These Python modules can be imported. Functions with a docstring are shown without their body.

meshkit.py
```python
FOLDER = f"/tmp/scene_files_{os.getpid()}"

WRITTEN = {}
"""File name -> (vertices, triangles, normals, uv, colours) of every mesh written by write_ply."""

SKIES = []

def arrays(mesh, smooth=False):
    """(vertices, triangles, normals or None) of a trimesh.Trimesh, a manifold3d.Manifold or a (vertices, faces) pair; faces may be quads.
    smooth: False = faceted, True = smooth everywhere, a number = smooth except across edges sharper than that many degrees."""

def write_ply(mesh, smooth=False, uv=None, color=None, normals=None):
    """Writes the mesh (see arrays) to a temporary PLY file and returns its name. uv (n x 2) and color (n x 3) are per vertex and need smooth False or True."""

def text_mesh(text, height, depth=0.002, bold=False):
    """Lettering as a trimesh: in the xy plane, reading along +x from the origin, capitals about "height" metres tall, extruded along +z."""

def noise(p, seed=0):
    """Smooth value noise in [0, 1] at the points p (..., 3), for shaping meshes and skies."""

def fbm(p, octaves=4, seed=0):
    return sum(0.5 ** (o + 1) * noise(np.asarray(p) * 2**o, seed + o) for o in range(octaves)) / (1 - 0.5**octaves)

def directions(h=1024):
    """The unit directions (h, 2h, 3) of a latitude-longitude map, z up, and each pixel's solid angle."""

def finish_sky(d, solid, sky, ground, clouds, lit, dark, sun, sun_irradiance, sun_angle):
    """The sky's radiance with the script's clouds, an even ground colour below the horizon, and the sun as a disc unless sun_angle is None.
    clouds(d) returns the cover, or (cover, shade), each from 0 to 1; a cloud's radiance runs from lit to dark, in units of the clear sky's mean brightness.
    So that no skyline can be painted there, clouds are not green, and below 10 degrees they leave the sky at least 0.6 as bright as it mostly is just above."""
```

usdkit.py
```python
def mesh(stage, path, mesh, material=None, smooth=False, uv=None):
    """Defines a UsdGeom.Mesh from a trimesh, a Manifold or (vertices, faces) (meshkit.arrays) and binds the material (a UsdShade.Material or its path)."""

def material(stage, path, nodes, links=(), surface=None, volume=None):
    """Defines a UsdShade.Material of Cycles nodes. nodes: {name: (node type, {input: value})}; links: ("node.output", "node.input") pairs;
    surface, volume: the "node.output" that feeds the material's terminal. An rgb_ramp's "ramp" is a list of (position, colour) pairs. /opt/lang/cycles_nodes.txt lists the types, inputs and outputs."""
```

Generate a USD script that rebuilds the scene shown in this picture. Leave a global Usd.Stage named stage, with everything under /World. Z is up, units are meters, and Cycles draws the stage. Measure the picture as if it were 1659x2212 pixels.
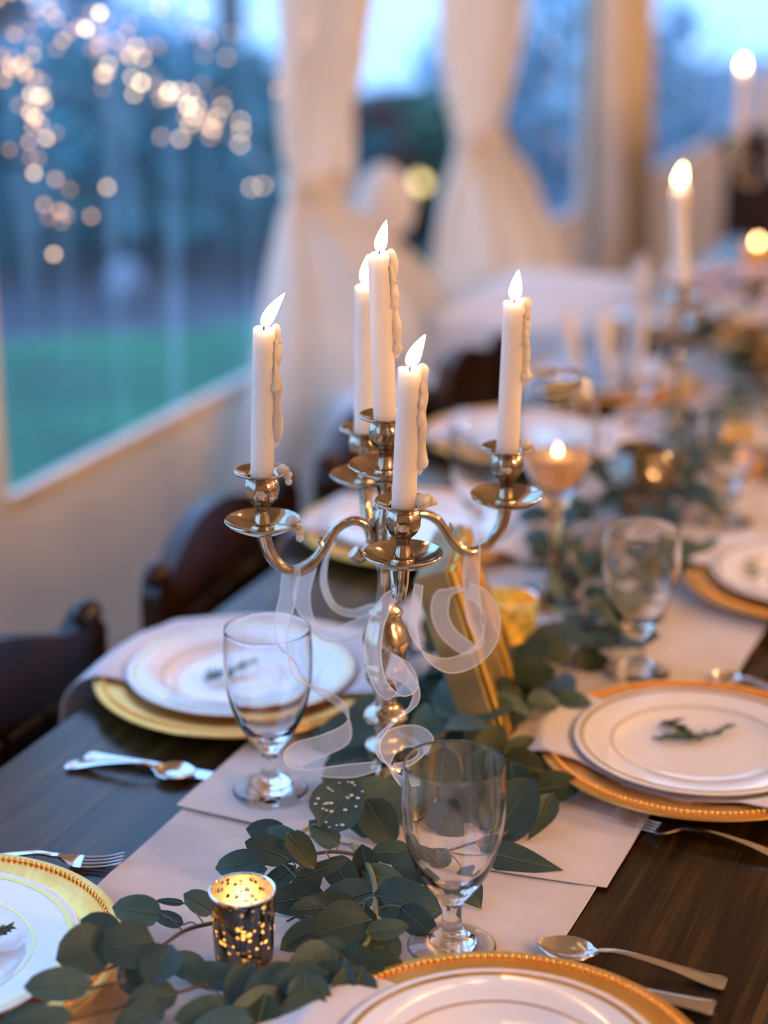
import math, random
import numpy as np, trimesh, usdkit, meshkit
from pxr import Usd, UsdGeom, UsdLux, UsdShade, Gf, Sdf

rng = np.random.default_rng(7)
stage = Usd.Stage.CreateInMemory()
UsdGeom.SetStageUpAxis(stage, 'Z'); UsdGeom.SetStageMetersPerUnit(stage, 1.0)
UsdGeom.Xform.Define(stage, '/World'); UsdGeom.Scope.Define(stage, '/World/Looks')
pi = math.pi

# ------------------------------------------------------------------ camera
W, H, F, PITCH, YAW, CZ = 1659, 2212, 4000.0, math.radians(18.5), math.radians(22.8), 1.6
EXPOSURE = 0.44
fw = np.array([-math.sin(YAW) * math.cos(PITCH), math.cos(YAW) * math.cos(PITCH), -math.sin(PITCH)])
rt = np.array([math.cos(YAW), math.sin(YAW), 0.0]); up = np.cross(rt, fw); EYE = np.array([0, 0, CZ])
cam = UsdGeom.Camera.Define(stage, '/World/camera')
cam.AddTransformOp().Set(Gf.Matrix4d(*rt, 0, *up, 0, *(-fw), 0, *EYE, 1))
cam.CreateHorizontalApertureAttr(36.0); cam.CreateVerticalApertureAttr(36.0 * H / W)
cam.CreateFocalLengthAttr(36.0 * F / W)
cam.CreateFStopAttr(36.0 * F / W / 35.0); cam.CreateFocusDistanceAttr(1.62)
cam.CreateClippingRangeAttr((0.05, 500)); cam.CreateExposureAttr(EXPOSURE)

# ------------------------------------------------------------------ dusk sky
SKY = 1.25
sky = UsdLux.DomeLight.Define(stage, '/World/dusk_sky')
sky.CreateIntensityAttr(1.0)      # overcast dusk: about three times brighter overhead than at the horizon
UsdShade.MaterialBindingAPI.Apply(sky.GetPrim()).Bind(usdkit.material(stage, '/World/Looks/dusk_sky',
    {'c': ('texture_coordinate', {}), 's': ('separate_xyz', {}), 'r': ('rgb_ramp', {'ramp': [(0, (.56, .74, .96)), (.25, (.44, .86, 1.6)), (1, (.62, 1.35, 2.9))]}), 'b': ('background_shader', {'strength': SKY})},
    [('c.generated', 's.vector'), ('s.z', 'r.fac'), ('r.color', 'b.color')], surface='b.background'))
BULB = 470.0      # festoon bulbs under the tent roof
FLAME = 34.0     # candle flames
FAIRY = 5.0      # fairy lights on the window


def ray(x, y): return fw * F + rt * (x - W / 2) - up * (y - H / 2)
def onz(x, y, z): d = ray(x, y); return EYE + d * ((z - CZ) / d[2])
def onx(x, y, X): d = ray(x, y); return EYE + d * (X / d[0])
def ony(x, y, Y): d = ray(x, y); return EYE + d * (Y / d[1])
def atd(x, y, D): return EYE + ray(x, y) * (D / F)
def nrm(v): v = np.asarray(v, float); return v / (np.linalg.norm(v) + 1e-12)

# ------------------------------------------------------------------ prim helpers
used = {}
def numbered(parent, name):
    k = (parent, name); n = used.get(k, 0); used[k] = n + 1
    return f'{parent}/{name}' + (f'_{n:03d}' if n else '')
def keys(p, label=None, cat=None, group=None, kind=None):
    for k, v in (('label', label), ('category', cat), ('group', group), ('kind', kind)):
        if v: p.SetCustomDataByKey(k, v)
    return p
def thing(name, label, cat, loc=(0, 0, 0), rz=0, group=None):
    x = UsdGeom.Xform.Define(stage, numbered('/World', name))
    x.AddTranslateOp().Set(Gf.Vec3d(*map(float, loc)))
    if rz: x.AddRotateZOp().Set(float(rz))
    return keys(x.GetPrim(), label, cat, group)
def obj(name, mesh, mat, parent=None, smooth=35, uv=None, **kw):
    base = str(parent.GetPath()) if parent is not None else '/World'
    m = usdkit.mesh(stage, numbered(base, name), mesh, mat, smooth=smooth, uv=uv)
    return keys(m.GetPrim(), **kw)
def struct(name, mesh, mat, smooth=False, label=None, cat=None):
    return obj(name, mesh, mat, None, smooth, kind='structure', label=label, cat=cat)
def dup(src, label, loc, rz=0, group=None, name=None):
    import re
    was = src.GetCustomData()
    r = thing(name or re.sub(r'_\d{3}$', '', src.GetName()), label, was['category'], loc, rz, group or was.get('group'))
    r.GetReferences().AddInternalReference(src.GetPath()); r.SetInstanceable(True)
    return r

# ------------------------------------------------------------------ mesh helpers: (v, f) pairs, f triangles
def join(*ms):
    vs, fs, n = [], [], 0
    for m in ms:
        if hasattr(m, 'vertices'): m = (np.array(m.vertices), np.array(m.faces))
        v, f = np.asarray(m[0], float), np.asarray(m[1], int)
        if f.shape[1] == 4: f = np.vstack([f[:, [0, 1, 2]], f[:, [0, 2, 3]]])
        vs.append(v); fs.append(f + n); n += len(v)
    return np.vstack(vs), np.vstack(fs)
def move(m, t): return np.asarray(m[0]) + np.asarray(t, float), m[1]
def grid_faces(n, m, wrap=False):
    i, j = np.meshgrid(np.arange(n - 1), np.arange(m if wrap else m - 1), indexing='ij')
    a = i * m + j; b = i * m + (j + 1) % m; c = (i + 1) * m + (j + 1) % m; d = (i + 1) * m + j
    q = np.stack([a, b, c, d], -1).reshape(-1, 4)
    return np.vstack([q[:, [0, 1, 2]], q[:, [0, 2, 3]]])
def lathe(prof, n=48, mod=None, closed=False):
    p = np.asarray(prof, float)
    if closed: p = np.vstack([p, p[:1]])
    a = np.arange(n) * 2 * pi / n
    r = np.repeat(p[:, :1], n, 1)
    if mod is not None: r = r * np.array([[mod(z, t) for t in a] for z in p[:, 1]])
    v = np.stack([r * np.cos(a), r * np.sin(a), np.repeat(p[:, 1:2], n, 1)], -1).reshape(-1, 3)
    return v, grid_faces(len(p), n, True)
def spl(pts, n):
    """Catmull-Rom through the points."""
    p = np.asarray(pts, float); p = np.vstack([2 * p[0] - p[1], p, 2 * p[-1] - p[-2]])
    out = []
    for t in np.linspace(0, len(p) - 3 - 1e-9, n):
        i = int(t); u = t - i; a, b, c, d = p[i:i + 4]
        out.append(.5 * (2 * b + (c - a) * u + (2 * a - 5 * b + 4 * c - d) * u * u + (3 * b - a - 3 * c + d) * u ** 3))
    return np.array(out)
def tube(pts, rad, sides=8, caps=True):
    p = np.asarray(pts, float); n = len(p); r = np.broadcast_to(np.asarray(rad, float), (n,))
    t = np.gradient(p, axis=0); t /= np.linalg.norm(t, axis=1, keepdims=True) + 1e-12
    a = np.cross(t[0], [0, 0, 1.0] if abs(t[0][2]) < .9 else [1.0, 0, 0]); a = nrm(a); A = []
    for k in range(n):
        a = nrm(a - t[k] * (a @ t[k])); A.append(a)
    A = np.array(A); B = np.cross(t, A); an = np.arange(sides) * 2 * pi / sides
    v = p[:, None] + r[:, None, None] * (np.cos(an)[None, :, None] * A[:, None] + np.sin(an)[None, :, None] * B[:, None])
    v = v.reshape(-1, 3); f = grid_faces(n, sides, True)
    if caps:
        k = len(v); v = np.vstack([v, p[0], p[-1]]); j = np.arange(sides); j2 = (j + 1) % sides; e = (n - 1) * sides
        f = np.vstack([f, np.stack([j2, j, np.full(sides, k)], 1), np.stack([e + j, e + j2, np.full(sides, k + 1)], 1)])
    return v, f
def box(x0, x1, y0, y1, z0, z1, b=0.0):
    if b:
        c = np.array([(x, y, z) for x in (x0, x1) for y in (y0, y1) for z in (z0, z1)], float)
        mid = c.mean(0); pts = []
        for q in c:
            s = np.sign(mid - q)
            for k in range(3):
                o = s * b; o[k] = 0; pts.append(q + o)
        h = trimesh.Trimesh(pts).convex_hull
        return np.array(h.vertices), np.array(h.faces)
    m = trimesh.creation.box(bounds=[[x0, y0, z0], [x1, y1, z1]]); return np.array(m.vertices), np.array(m.faces)
def solid_grid(P, th, dirn=None):
    """A sheet (n, m, 3) given a thickness."""
    n, m, _ = P.shape
    if dirn is None:
        du = np.gradient(P, axis=0); dv = np.gradient(P, axis=1); d = np.cross(du, dv); d /= np.linalg.norm(d, axis=2, keepdims=True) + 1e-12
    else: d = np.broadcast_to(np.asarray(dirn, float), P.shape)
    top, bot = (P + d * th / 2).reshape(-1, 3), (P - d * th / 2).reshape(-1, 3)
    f = grid_faces(n, m); k = n * m
    ring = [i * m for i in range(n)] + [(n - 1) * m + j for j in range(1, m)] + [i * m + m - 1 for i in range(n - 2, -1, -1)] + [j for j in range(m - 2, 0, -1)]
    r = np.array(ring); r2 = np.roll(r, -1)
    side = np.vstack([np.stack([r, r2, r2 + k], 1), np.stack([r, r2 + k, r + k], 1)])
    return np.vstack([top, bot]), np.vstack([f, f[:, ::-1] + k, side])
def blob(c, r, sub=2, amp=.25, freq=2.0, seed=0, squash=(1, 1, 1)):
    s = trimesh.creation.icosphere(sub); v = np.array(s.vertices)
    n = meshkit.fbm(v * freq + seed * 7.3 + 50, 3, seed) - .5
    return v * (1 + amp * 2 * n[:, None]) * np.asarray(squash) * r + np.asarray(c, float), np.array(s.faces)
def extrude(poly, th, axis):
    """2D outline extruded by th along the axis; poly in the other two axes' order."""
    from shapely.geometry import Polygon
    m = trimesh.creation.extrude_polygon(Polygon(poly), th, engine='earcut'); v = np.array(m.vertices)
    if axis == 'x': v = np.stack([v[:, 2] - th / 2, v[:, 0], v[:, 1]], 1)
    elif axis == 'y': v = np.stack([v[:, 0], v[:, 2] - th / 2, v[:, 1]], 1)
    return v, np.array(m.faces)[:, ::1]

# ------------------------------------------------------------------ materials
def mat(name, nodes, links=(), surface='p.BSDF'):
    return usdkit.material(stage, '/World/Looks/' + name, nodes, links, surface=surface)
def plain(name, col, rough=.5, **kw): return mat(name, {'p': ('principled_bsdf', {'base_color': col, 'roughness': rough, **kw})})
def mottled(name, c1, c2, scale, rough=.6, bump=0.0, bscale=None, vec=None, lo=.35, hi=.65, **kw):
    n = {'c': ('texture_coordinate', {}), 'm': ('mapping', {'scale': vec or (1, 1, 1)}), 'n': ('noise_texture', {'scale': scale, 'detail': 5.0}),
         'r': ('rgb_ramp', {'ramp': [(lo, c1), (hi, c2)]}), 'p': ('principled_bsdf', {'roughness': rough, **kw})}
    l = [('c.object', 'm.vector'), ('m.vector', 'n.vector'), ('n.fac', 'r.fac'), ('r.color', 'p.base_color')]
    if bump:
        n['n2'] = ('noise_texture', {'scale': bscale or scale, 'detail': 4.0}); n['b'] = ('bump', {'strength': bump, 'distance': .01})
        l += [('m.vector', 'n2.vector'), ('n2.fac', 'b.height'), ('b.normal', 'p.normal')]
    return mat(name, n, l)

# cloth that lets some light through
def cloth(name, col, trans, weave=0, bump=.3, c2=None, scale=3.0):
    n = {'c': ('texture_coordinate', {}), 'n': ('noise_texture', {'scale': scale, 'detail': 6.0}), 'r': ('rgb_ramp', {'ramp': [(.3, c2 or tuple(.93 * x for x in col)), (.7, col)]}),
         'd': ('diffuse_bsdf', {'roughness': .4}), 't': ('translucent_bsdf', {}), 'x': ('mix_closure', {'fac': trans})}
    l = [('c.object', 'n.vector'), ('n.fac', 'r.fac'), ('r.color', 'd.color'), ('r.color', 't.color'), ('d.BSDF', 'x.closure1'), ('t.BSDF', 'x.closure2')]
    if weave:
        n['w'] = ('wave_texture', {'scale': weave, 'bands_direction': 'x', 'distortion': 1.0}); n['w2'] = ('wave_texture', {'scale': weave, 'bands_direction': 'y', 'distortion': 1.0})
        n['mx'] = ('mix', {'mix_type': 'add', 'fac': 1.0}); n['b'] = ('bump', {'strength': bump, 'distance': .0006})
        l += [('c.object', 'w.vector'), ('c.object', 'w2.vector'), ('w.color', 'mx.color1'), ('w2.color', 'mx.color2'), ('mx.color', 'b.height'), ('b.normal', 'd.normal')]
    return mat(name, n, l, 'x.closure')
M = {}
M['linen'] = cloth('linen', (.80, .72, .66), .08, 420, .35, (.70, .62, .56), 14)
M['napkin'] = cloth('napkin', (.84, .80, .80), .12, 520, .25)
M['curtain'] = cloth('curtain', (.88, .81, .73), .5)
M['roof'] = cloth('roof_lining', (.54, .46, .36), .05, scale=1.2)
M['tablecloth'] = cloth('tablecloth', (.84, .82, .82), .1)
M['vinyl'] = cloth('vinyl', (.82, .745, .67), .26, scale=1.2)
M['post_cloth'] = cloth('post_cloth', (.78, .68, .56), .15)
M['wood'] = mat('wood', {'c': ('texture_coordinate', {}), 'o': ('object_info', {}), 'cx': ('combine_xyz', {}), 'o10': ('math', {'math_type': 'multiply', 'value2': 17.0}),
    'va': ('vector_math', {'math_type': 'add'}), 'm': ('mapping', {'scale': (24.0, 1.3, 24.0)}), 'n': ('noise_texture', {'scale': 1.6, 'detail': 7.0, 'roughness': .62, 'distortion': .8}),
    'm2': ('mapping', {'scale': (150.0, 5.0, 150.0)}), 'n2': ('noise_texture', {'scale': 1.5, 'detail': 4.0}),
    'r': ('rgb_ramp', {'ramp': [(.28, (.008, .003, .0007)), (.48, (.026, .0115, .0022)), (.72, (.090, .043, .009))]}),
    'r2': ('rgb_ramp', {'ramp': [(.35, (.55, .55, .55)), (.6, (1, 1, 1))]}), 'mu': ('mix', {'mix_type': 'multiply', 'fac': 1.0}),
    'b': ('bump', {'strength': .25, 'distance': .0015}), 'p': ('principled_bsdf', {'roughness': .24, 'specular_ior_level': .32})},
    [('o.random', 'o10.value1'), ('o10.value', 'cx.x'), ('o10.value', 'cx.y'), ('c.object', 'va.vector1'), ('cx.vector', 'va.vector2'), ('va.vector', 'm.vector'), ('m.vector', 'n.vector'),
     ('va.vector', 'm2.vector'), ('m2.vector', 'n2.vector'), ('n.fac', 'r.fac'), ('n2.fac', 'r2.fac'), ('r.color', 'mu.color1'), ('r2.color', 'mu.color2'), ('mu.color', 'p.base_color'),
     ('n2.fac', 'b.height'), ('b.normal', 'p.normal')])
M['chair_wood'] = mottled('chair_wood', (.012, .005, .002), (.035, .013, .005), 8, .25, vec=(4, 1, 1), specular_ior_level=.35)
M['floor'] = mottled('floor_boards', (.10, .075, .055), (.16, .12, .09), 3, .6)
M['gold'] = mottled('gold_leaf', (.97, .52, .12), (1.0, .59, .17), 18, .36, .10, 60, metallic=1.0)
M['gold_line'] = plain('gold_line', (.85, .52, .14), .25, metallic=1.0)
M['gold_old'] = mottled('gold_old', (.24, .19, .09), (.38, .30, .13), 30, .5, .2, 90, metallic=.35)
M['gold_bright'] = plain('gold_bright', (.95, .60, .12), .3, metallic=1.0)
M['brass'] = plain('brass', (.80, .58, .28), .2, metallic=1.0)
M['china'] = plain('china', (.82, .79, .76), .12, coat_weight=.6, coat_roughness=.05)
M['silver'] = mat('silver', {'c': ('texture_coordinate', {}), 'n': ('noise_texture', {'scale': 60.0, 'detail': 3.0}), 'r': ('rgb_ramp', {'ramp': [(.3, (.36, .30, .22)), (.6, (.62, .53, .41))]}),
    'b': ('bump', {'strength': .06, 'distance': .002}), 'p': ('principled_bsdf', {'metallic': 1.0, 'roughness': .12})},
    [('c.object', 'n.vector'), ('n.fac', 'r.fac'), ('r.color', 'p.base_color'), ('n.fac', 'b.height'), ('b.normal', 'p.normal')])
M['steel'] = plain('steel', (.78, .76, .74), .16, metallic=1.0)
M['black'] = plain('black_metal', (.01, .01, .012), .35)
M['wax'] = plain('wax', (.66, .535, .465), .38, subsurface_weight=.6, subsurface_radius=(1.0, .75, .55), subsurface_scale=.010)
M['wax_amber'] = cloth('wax_amber', (.98, .70, .38), .5)
M['gold_glass'] = mat('gold_glass', {'c': ('texture_coordinate', {}), 'n': ('noise_texture', {'scale': 120.0, 'detail': 3.0}), 'r': ('rgb_ramp', {'ramp': [(.35, (.5,) * 3), (.6, (.95,) * 3)]}), 'l': ('translucent_bsdf', {'color': (1.0, .78, .30)}), 'g': ('metallic_bsdf', {'color': (.9, .62, .22), 'roughness': .2}), 'x': ('mix_closure', {})},
    [('c.object', 'n.vector'), ('n.fac', 'r.fac'), ('r.color', 'x.fac'), ('g.BSDF', 'x.closure1'), ('l.BSDF', 'x.closure2')], 'x.closure')
M['wick'] = plain('wick', (.02, .015, .01), .9)
M['glass'] = plain('glass', (1, 1, 1), 0.0, transmission_weight=1.0, ior=1.48)
M['amber'] = plain('amber_glass', (1.0, .72, .35), 0.02, transmission_weight=1.0, ior=1.48)
def flame_mat(name, strength):
    return mat(name, {'c': ('texture_coordinate', {}), 's': ('separate_xyz', {}), 'r': ('rgb_ramp', {'ramp': [(0, (.10, .13, .45)), (.13, (.5, .33, .25)), (.28, (1.0, .55, .22)), (.6, (1.0, .62, .28)), (1, (1.0, .48, .16))]}),
        'a': ('rgb_ramp', {'ramp': [(0, (.03,) * 3), (.16, (.10,) * 3), (.34, (.7,) * 3), (.5, (1,) * 3)]}), 'e': ('emission', {'strength': strength}), 't': ('transparent_bsdf', {}), 'x': ('mix_closure', {})},
        [('c.UV', 's.vector'), ('s.y', 'r.fac'), ('s.y', 'a.fac'), ('r.color', 'e.color'), ('a.color', 'x.fac'), ('t.BSDF', 'x.closure1'), ('e.emission', 'x.closure2')], 'x.closure')
M['flame'] = flame_mat('flame', FLAME)
def lamp_mat(name, col, s): return mat(name, {'e': ('emission', {'color': col, 'strength': s})}, (), 'e.emission')
M['bulb'] = lamp_mat('bulb', (1.0, .58, .28), BULB)
for i, (k, c) in enumerate(((1.0, (1.0, .66, .40)), (.55, (1.0, .56, .33)), (1.9, (1.0, .76, .50)), (.28, (1.0, .55, .36)))): M[f'fairy{i}'] = lamp_mat(f'fairy_bulb_{i}', c, FAIRY * k)
M['lantern'] = lamp_mat('lantern_glow', (1.0, .75, .33), 3.2)
M['pane'] = mat('clear_vinyl', {'c': ('texture_coordinate', {}), 'm': ('mapping', {'scale': (1.0, 5.0, 1.1), 'rotation': (.35, 0, 0)}), 'n': ('noise_texture', {'scale': 2.2, 'detail': 3.0, 'distortion': .5}),
    'b': ('bump', {'strength': .4, 'distance': .05}), 'g': ('glossy_bsdf', {'roughness': .09, 'color': (.8, .8, .8)}), 't': ('transparent_bsdf', {'color': (.90, .95, .97)}), 'x': ('mix_closure', {'fac': .035}), 'h': ('translucent_bsdf', {'color': (.9, .95, 1.0)}), 'y': ('mix_closure', {}), 'm3': ('mapping', {'scale': (1.0, 7.0, .55), 'rotation': (.3, 0, 0)}), 'n3': ('noise_texture', {'scale': 2.0, 'detail': 2.0, 'distortion': .3}), 'r3': ('rgb_ramp', {'ramp': [(.5, (.012,) * 3), (.66, (.055,) * 3), (.74, (.10,) * 3)]})},
    [('c.object', 'm.vector'), ('m.vector', 'n.vector'), ('n.fac', 'b.height'), ('b.normal', 'g.normal'), ('t.BSDF', 'x.closure1'), ('g.BSDF', 'x.closure2'), ('x.closure', 'y.closure1'), ('h.BSDF', 'y.closure2'), ('c.object', 'm3.vector'), ('m3.vector', 'n3.vector'), ('n3.fac', 'r3.fac'), ('r3.color', 'y.fac')], 'y.closure')
def organza(name, op):
    return mat(name, {'d': ('diffuse_bsdf', {'color': (.86, .84, .80)}), 'l': ('translucent_bsdf', {'color': (.86, .84, .80)}), 'x': ('mix_closure', {'fac': .45}), 't': ('transparent_bsdf', {}), 'y': ('mix_closure', {'fac': op})},
        [('d.BSDF', 'x.closure1'), ('l.BSDF', 'x.closure2'), ('t.BSDF', 'y.closure1'), ('x.closure', 'y.closure2')], 'y.closure')
M['organza'], M['organza_edge'] = organza('organza', .36), organza('organza_edge', .72)
# speckled mercury glass: silvering with flecks missing
def mercury(name, col, fleck, scale, cut, rough):
    return mat(name, {'c': ('texture_coordinate', {}), 'v': ('voronoi_texture', {'scale': scale, 'randomness': 1.0}), 'sp': ('separate_color', {}), 'pw': ('math', {'math_type': 'power', 'value2': 2.2}), 'mu': ('math', {'math_type': 'multiply', 'value2': cut}), 'lt': ('math', {'math_type': 'less_than'}),
        'n': ('noise_texture', {'scale': 40.0, 'detail': 3.0}), 'r': ('rgb_ramp', {'ramp': [(.35, tuple(.6 * x for x in col)), (.65, col)]}), 'g': ('metallic_bsdf', {'edge_tint': (.8, .8, .8), 'roughness': rough}), 't': fleck, 'x': ('mix_closure', {})},
        [('c.object', 'v.vector'), ('c.object', 'n.vector'), ('n.fac', 'r.fac'), ('r.color', 'g.color'), ('v.color', 'sp.color'), ('sp.r', 'pw.value1'), ('pw.value', 'mu.value1'), ('v.distance', 'lt.value1'), ('mu.value', 'lt.value2'), ('lt.value', 'x.fac'),
         ('g.BSDF', 'x.closure1'), ('t.BSDF', 'x.closure2')], 'x.closure')
M['mercury'] = mercury('mercury_glass', (.34, .29, .23), ('translucent_bsdf', {'color': (1.0, .74, .32)}), 250, .62, .07)
M['mercury_lining'] = mercury('mercury_lining', (.95, .82, .55), ('transparent_bsdf', {}), 250, .68, .5)
def leaf_mat(name, c1, c2, rough=.45):
    return mat(name, {'o': ('object_info', {}), 'c': ('texture_coordinate', {}), 'n': ('noise_texture', {'scale': 45.0, 'detail': 4.0}), 'r': ('rgb_ramp', {'ramp': [(.3, c1), (.7, c2)]}),
        'h': ('hsv', {}), 'hr': ('map_range', {'from_min': 0.0, 'from_max': 1.0, 'to_min': .65, 'to_max': 1.3}), 'p': ('principled_bsdf', {'roughness': rough, 'specular_ior_level': .35}),
        't': ('translucent_bsdf', {}), 'x': ('mix_closure', {'fac': .14})},
        [('c.object', 'n.vector'), ('n.fac', 'r.fac'), ('o.random', 'hr.value'), ('hr.result', 'h.value'), ('r.color', 'h.color'), ('h.color', 'p.base_color'), ('h.color', 't.color'), ('p.BSDF', 'x.closure1'), ('t.BSDF', 'x.closure2')], 'x.closure')
M['leaf'] = leaf_mat('eucalyptus_leaf', (.050, .094, .076), (.074, .124, .102))
M['leaf_olive'] = leaf_mat('olive_leaf', (.060, .075, .030), (.09, .10, .045))
M['leaf_dark'] = leaf_mat('dark_leaf', (.020, .040, .022), (.035, .062, .035))
M['vein'] = plain('leaf_vein', (.12, .17, .12), .5)
M['stem'] = mottled('stem', (.16, .17, .06), (.26, .24, .10), 30, .5)
M['stem_brown'] = mottled('stem_brown', (.10, .06, .03), (.17, .11, .06), 30, .5)
M['fleck'] = plain('leaf_fleck', (.62, .62, .58), .6)
M['herb'] = plain('herb', (.035, .07, .03), .5)
M['petal'] = plain('petal', (.86, .64, .62), .6, subsurface_weight=.3, subsurface_scale=.01)
M['petal_white'] = plain('petal_white', (.86, .82, .78), .6, subsurface_weight=.3, subsurface_scale=.01)
M['grass'] = mottled('grass', (.003, .054, .019), (.010, .125, .038), 1.6, .9)
M['mulch'] = mottled('mulch', (.035, .030, .034), (.09, .075, .085), 1.3, .9)
M['water'] = mat('water', {'c': ('texture_coordinate', {}), 'n': ('noise_texture', {'scale': .8, 'detail': 3.0}), 'b': ('bump', {'strength': .1, 'distance': .1}), 'p': ('principled_bsdf', {'base_color': (.16, .24, .30), 'roughness': .12, 'specular_ior_level': .8})},
    [('c.object', 'n.vector'), ('n.fac', 'b.height'), ('b.normal', 'p.normal')])
M['shrub'] = mottled('shrub_leaf', (.012, .085, .095), (.04, .19, .20), 3, .8)
M['shrub_green'] = mottled('shrub_green', (.03, .07, .04), (.08, .14, .08), 3, .8)
M['shrub_pale'] = mottled('shrub_pale', (.10, .20, .26), (.24, .38, .46), 3, .8)
M['bark'] = mottled('bark', (.03, .010, .006), (.07, .025, .012), 6, .9)
M['stone'] = mottled('pale_stone', (.16, .17, .2), (.25, .26, .3), 4, .8)
M['gravel'] = mottled('gravel', (.22, .22, .26), (.36, .36, .41), 3, .9)

# ------------------------------------------------------------------ the tent
WX = -1.80
struct('floor', box(WX, 3.6, -3, 10, -.05, 0), M['floor'], label='dark board floor of the tent', cat='floor')
struct('ceiling', box(WX - .03, 3.6, -3, 10, 2.95, 2.98), M['roof'], label='dim tent roof lining overhead', cat='ceiling')
struct('wall_right', box(3.6, 3.63, -3, 10, 0, 2.95), M['roof'], label='dim tent wall on the right', cat='wall')
struct('wall_near', box(WX, 3.6, -3.03, -3, 0, 2.95), M['roof'], label='dim tent wall behind the viewer', cat='wall')
struct('wall_far', box(WX, 3.6, 10, 10.03, 0, 2.95), M['roof'], label='dim tent wall at the far end', cat='wall')
SILL, HEAD = .595, 2.45
wins = [(-1.9, .1), (.3, 2.40), (2.585, 3.98), (5.05, 5.99), (6.40, 9.6)]
parts = [box(WX - .02, WX, -3, 4.10, 0, SILL), box(WX - .02, WX, 4.97, 10, 0, SILL), box(WX - .02, WX, -3, 10, HEAD, 2.95)]
ys = [-3] + [y for w in wins for y in w] + [10]
for a, b in zip(ys[0::2], ys[1::2]):
    if a == 3.98: parts += [box(WX - .02, WX, 3.98, 4.10, SILL, HEAD), box(WX - .02, WX, 4.97, 5.05, SILL, HEAD)]
    else: parts.append(box(WX - .02, WX, a, b, SILL, HEAD))
wl = struct('wall_left', join(*parts), M['vinyl'], label='white tent side wall with clear window panels', cat='wall')
for i, (a, b) in enumerate(wins):
    ny, nz = 60, 30
    Y, Z = np.meshgrid(np.linspace(a, b, ny), np.linspace(SILL, HEAD, nz), indexing='ij')
    X = WX - .012 + .006 * (meshkit.fbm(np.stack([Y * 4 + Z * 1.5, Z * .8, Y * 0 + i], -1), 3, 3) - .5)
    w = UsdGeom.Xform.Define(stage, f'/World/window_{i + 1}').GetPrim()
    keys(w, ['clear vinyl tent window nearest the viewer', 'clear vinyl tent window beside the left place settings', 'clear vinyl tent window hung with fairy lights', 'clear vinyl tent window between the right curtain and the tan post',
             'clear vinyl tent window beyond the tan draped post'][i], 'window', kind='structure')
    obj('pane', (np.stack([X, Y, Z], -1).reshape(-1, 3), grid_faces(ny, nz)), M['pane'], w, smooth=True)
    obj('sill_seam', box(WX - .002, WX + .004, a, b, SILL - .035, SILL - .004), M['vinyl'], w)

# ------------------------------------------------------------------ outdoors
struct('ground', box(-60, WX - .02, -20, 60, -.3, -.06), M['mulch'], label='dim leaf-strewn ground outside', cat='ground')
def patch(name, poly, z, m, label, cat):
    from shapely.geometry import Polygon
    t = trimesh.creation.extrude_polygon(Polygon(poly), .05, engine='earcut'); struct(name, (np.array(t.vertices) + [0, 0, z - .05], np.array(t.faces)), m, label=label, cat=cat)
g = lambda x, y: tuple(onz(x, y, 0)[:2])
lawn = [g(-500, 800), g(-200, 752), g(0, 742), g(200, 722), g(400, 716), g(560, 690)]
patch('lawn', lawn + [(-3.2, 8), (WX - .05, 8), (WX - .05, 0.5), (-4, .5)], 0, M['grass'], 'green lawn outside the fairy light window', 'lawn')
patch('lake', [(-55, -10), (-9.6, 2), (-8.6, 8), (-7.2, 13.0), (-6.4, 15.2), (-4.8, 18), (-3, 22), (-2, 55), (-55, 55)], -.01, M['water'], 'pale lake reflecting the dusk sky', 'lake')
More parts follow.
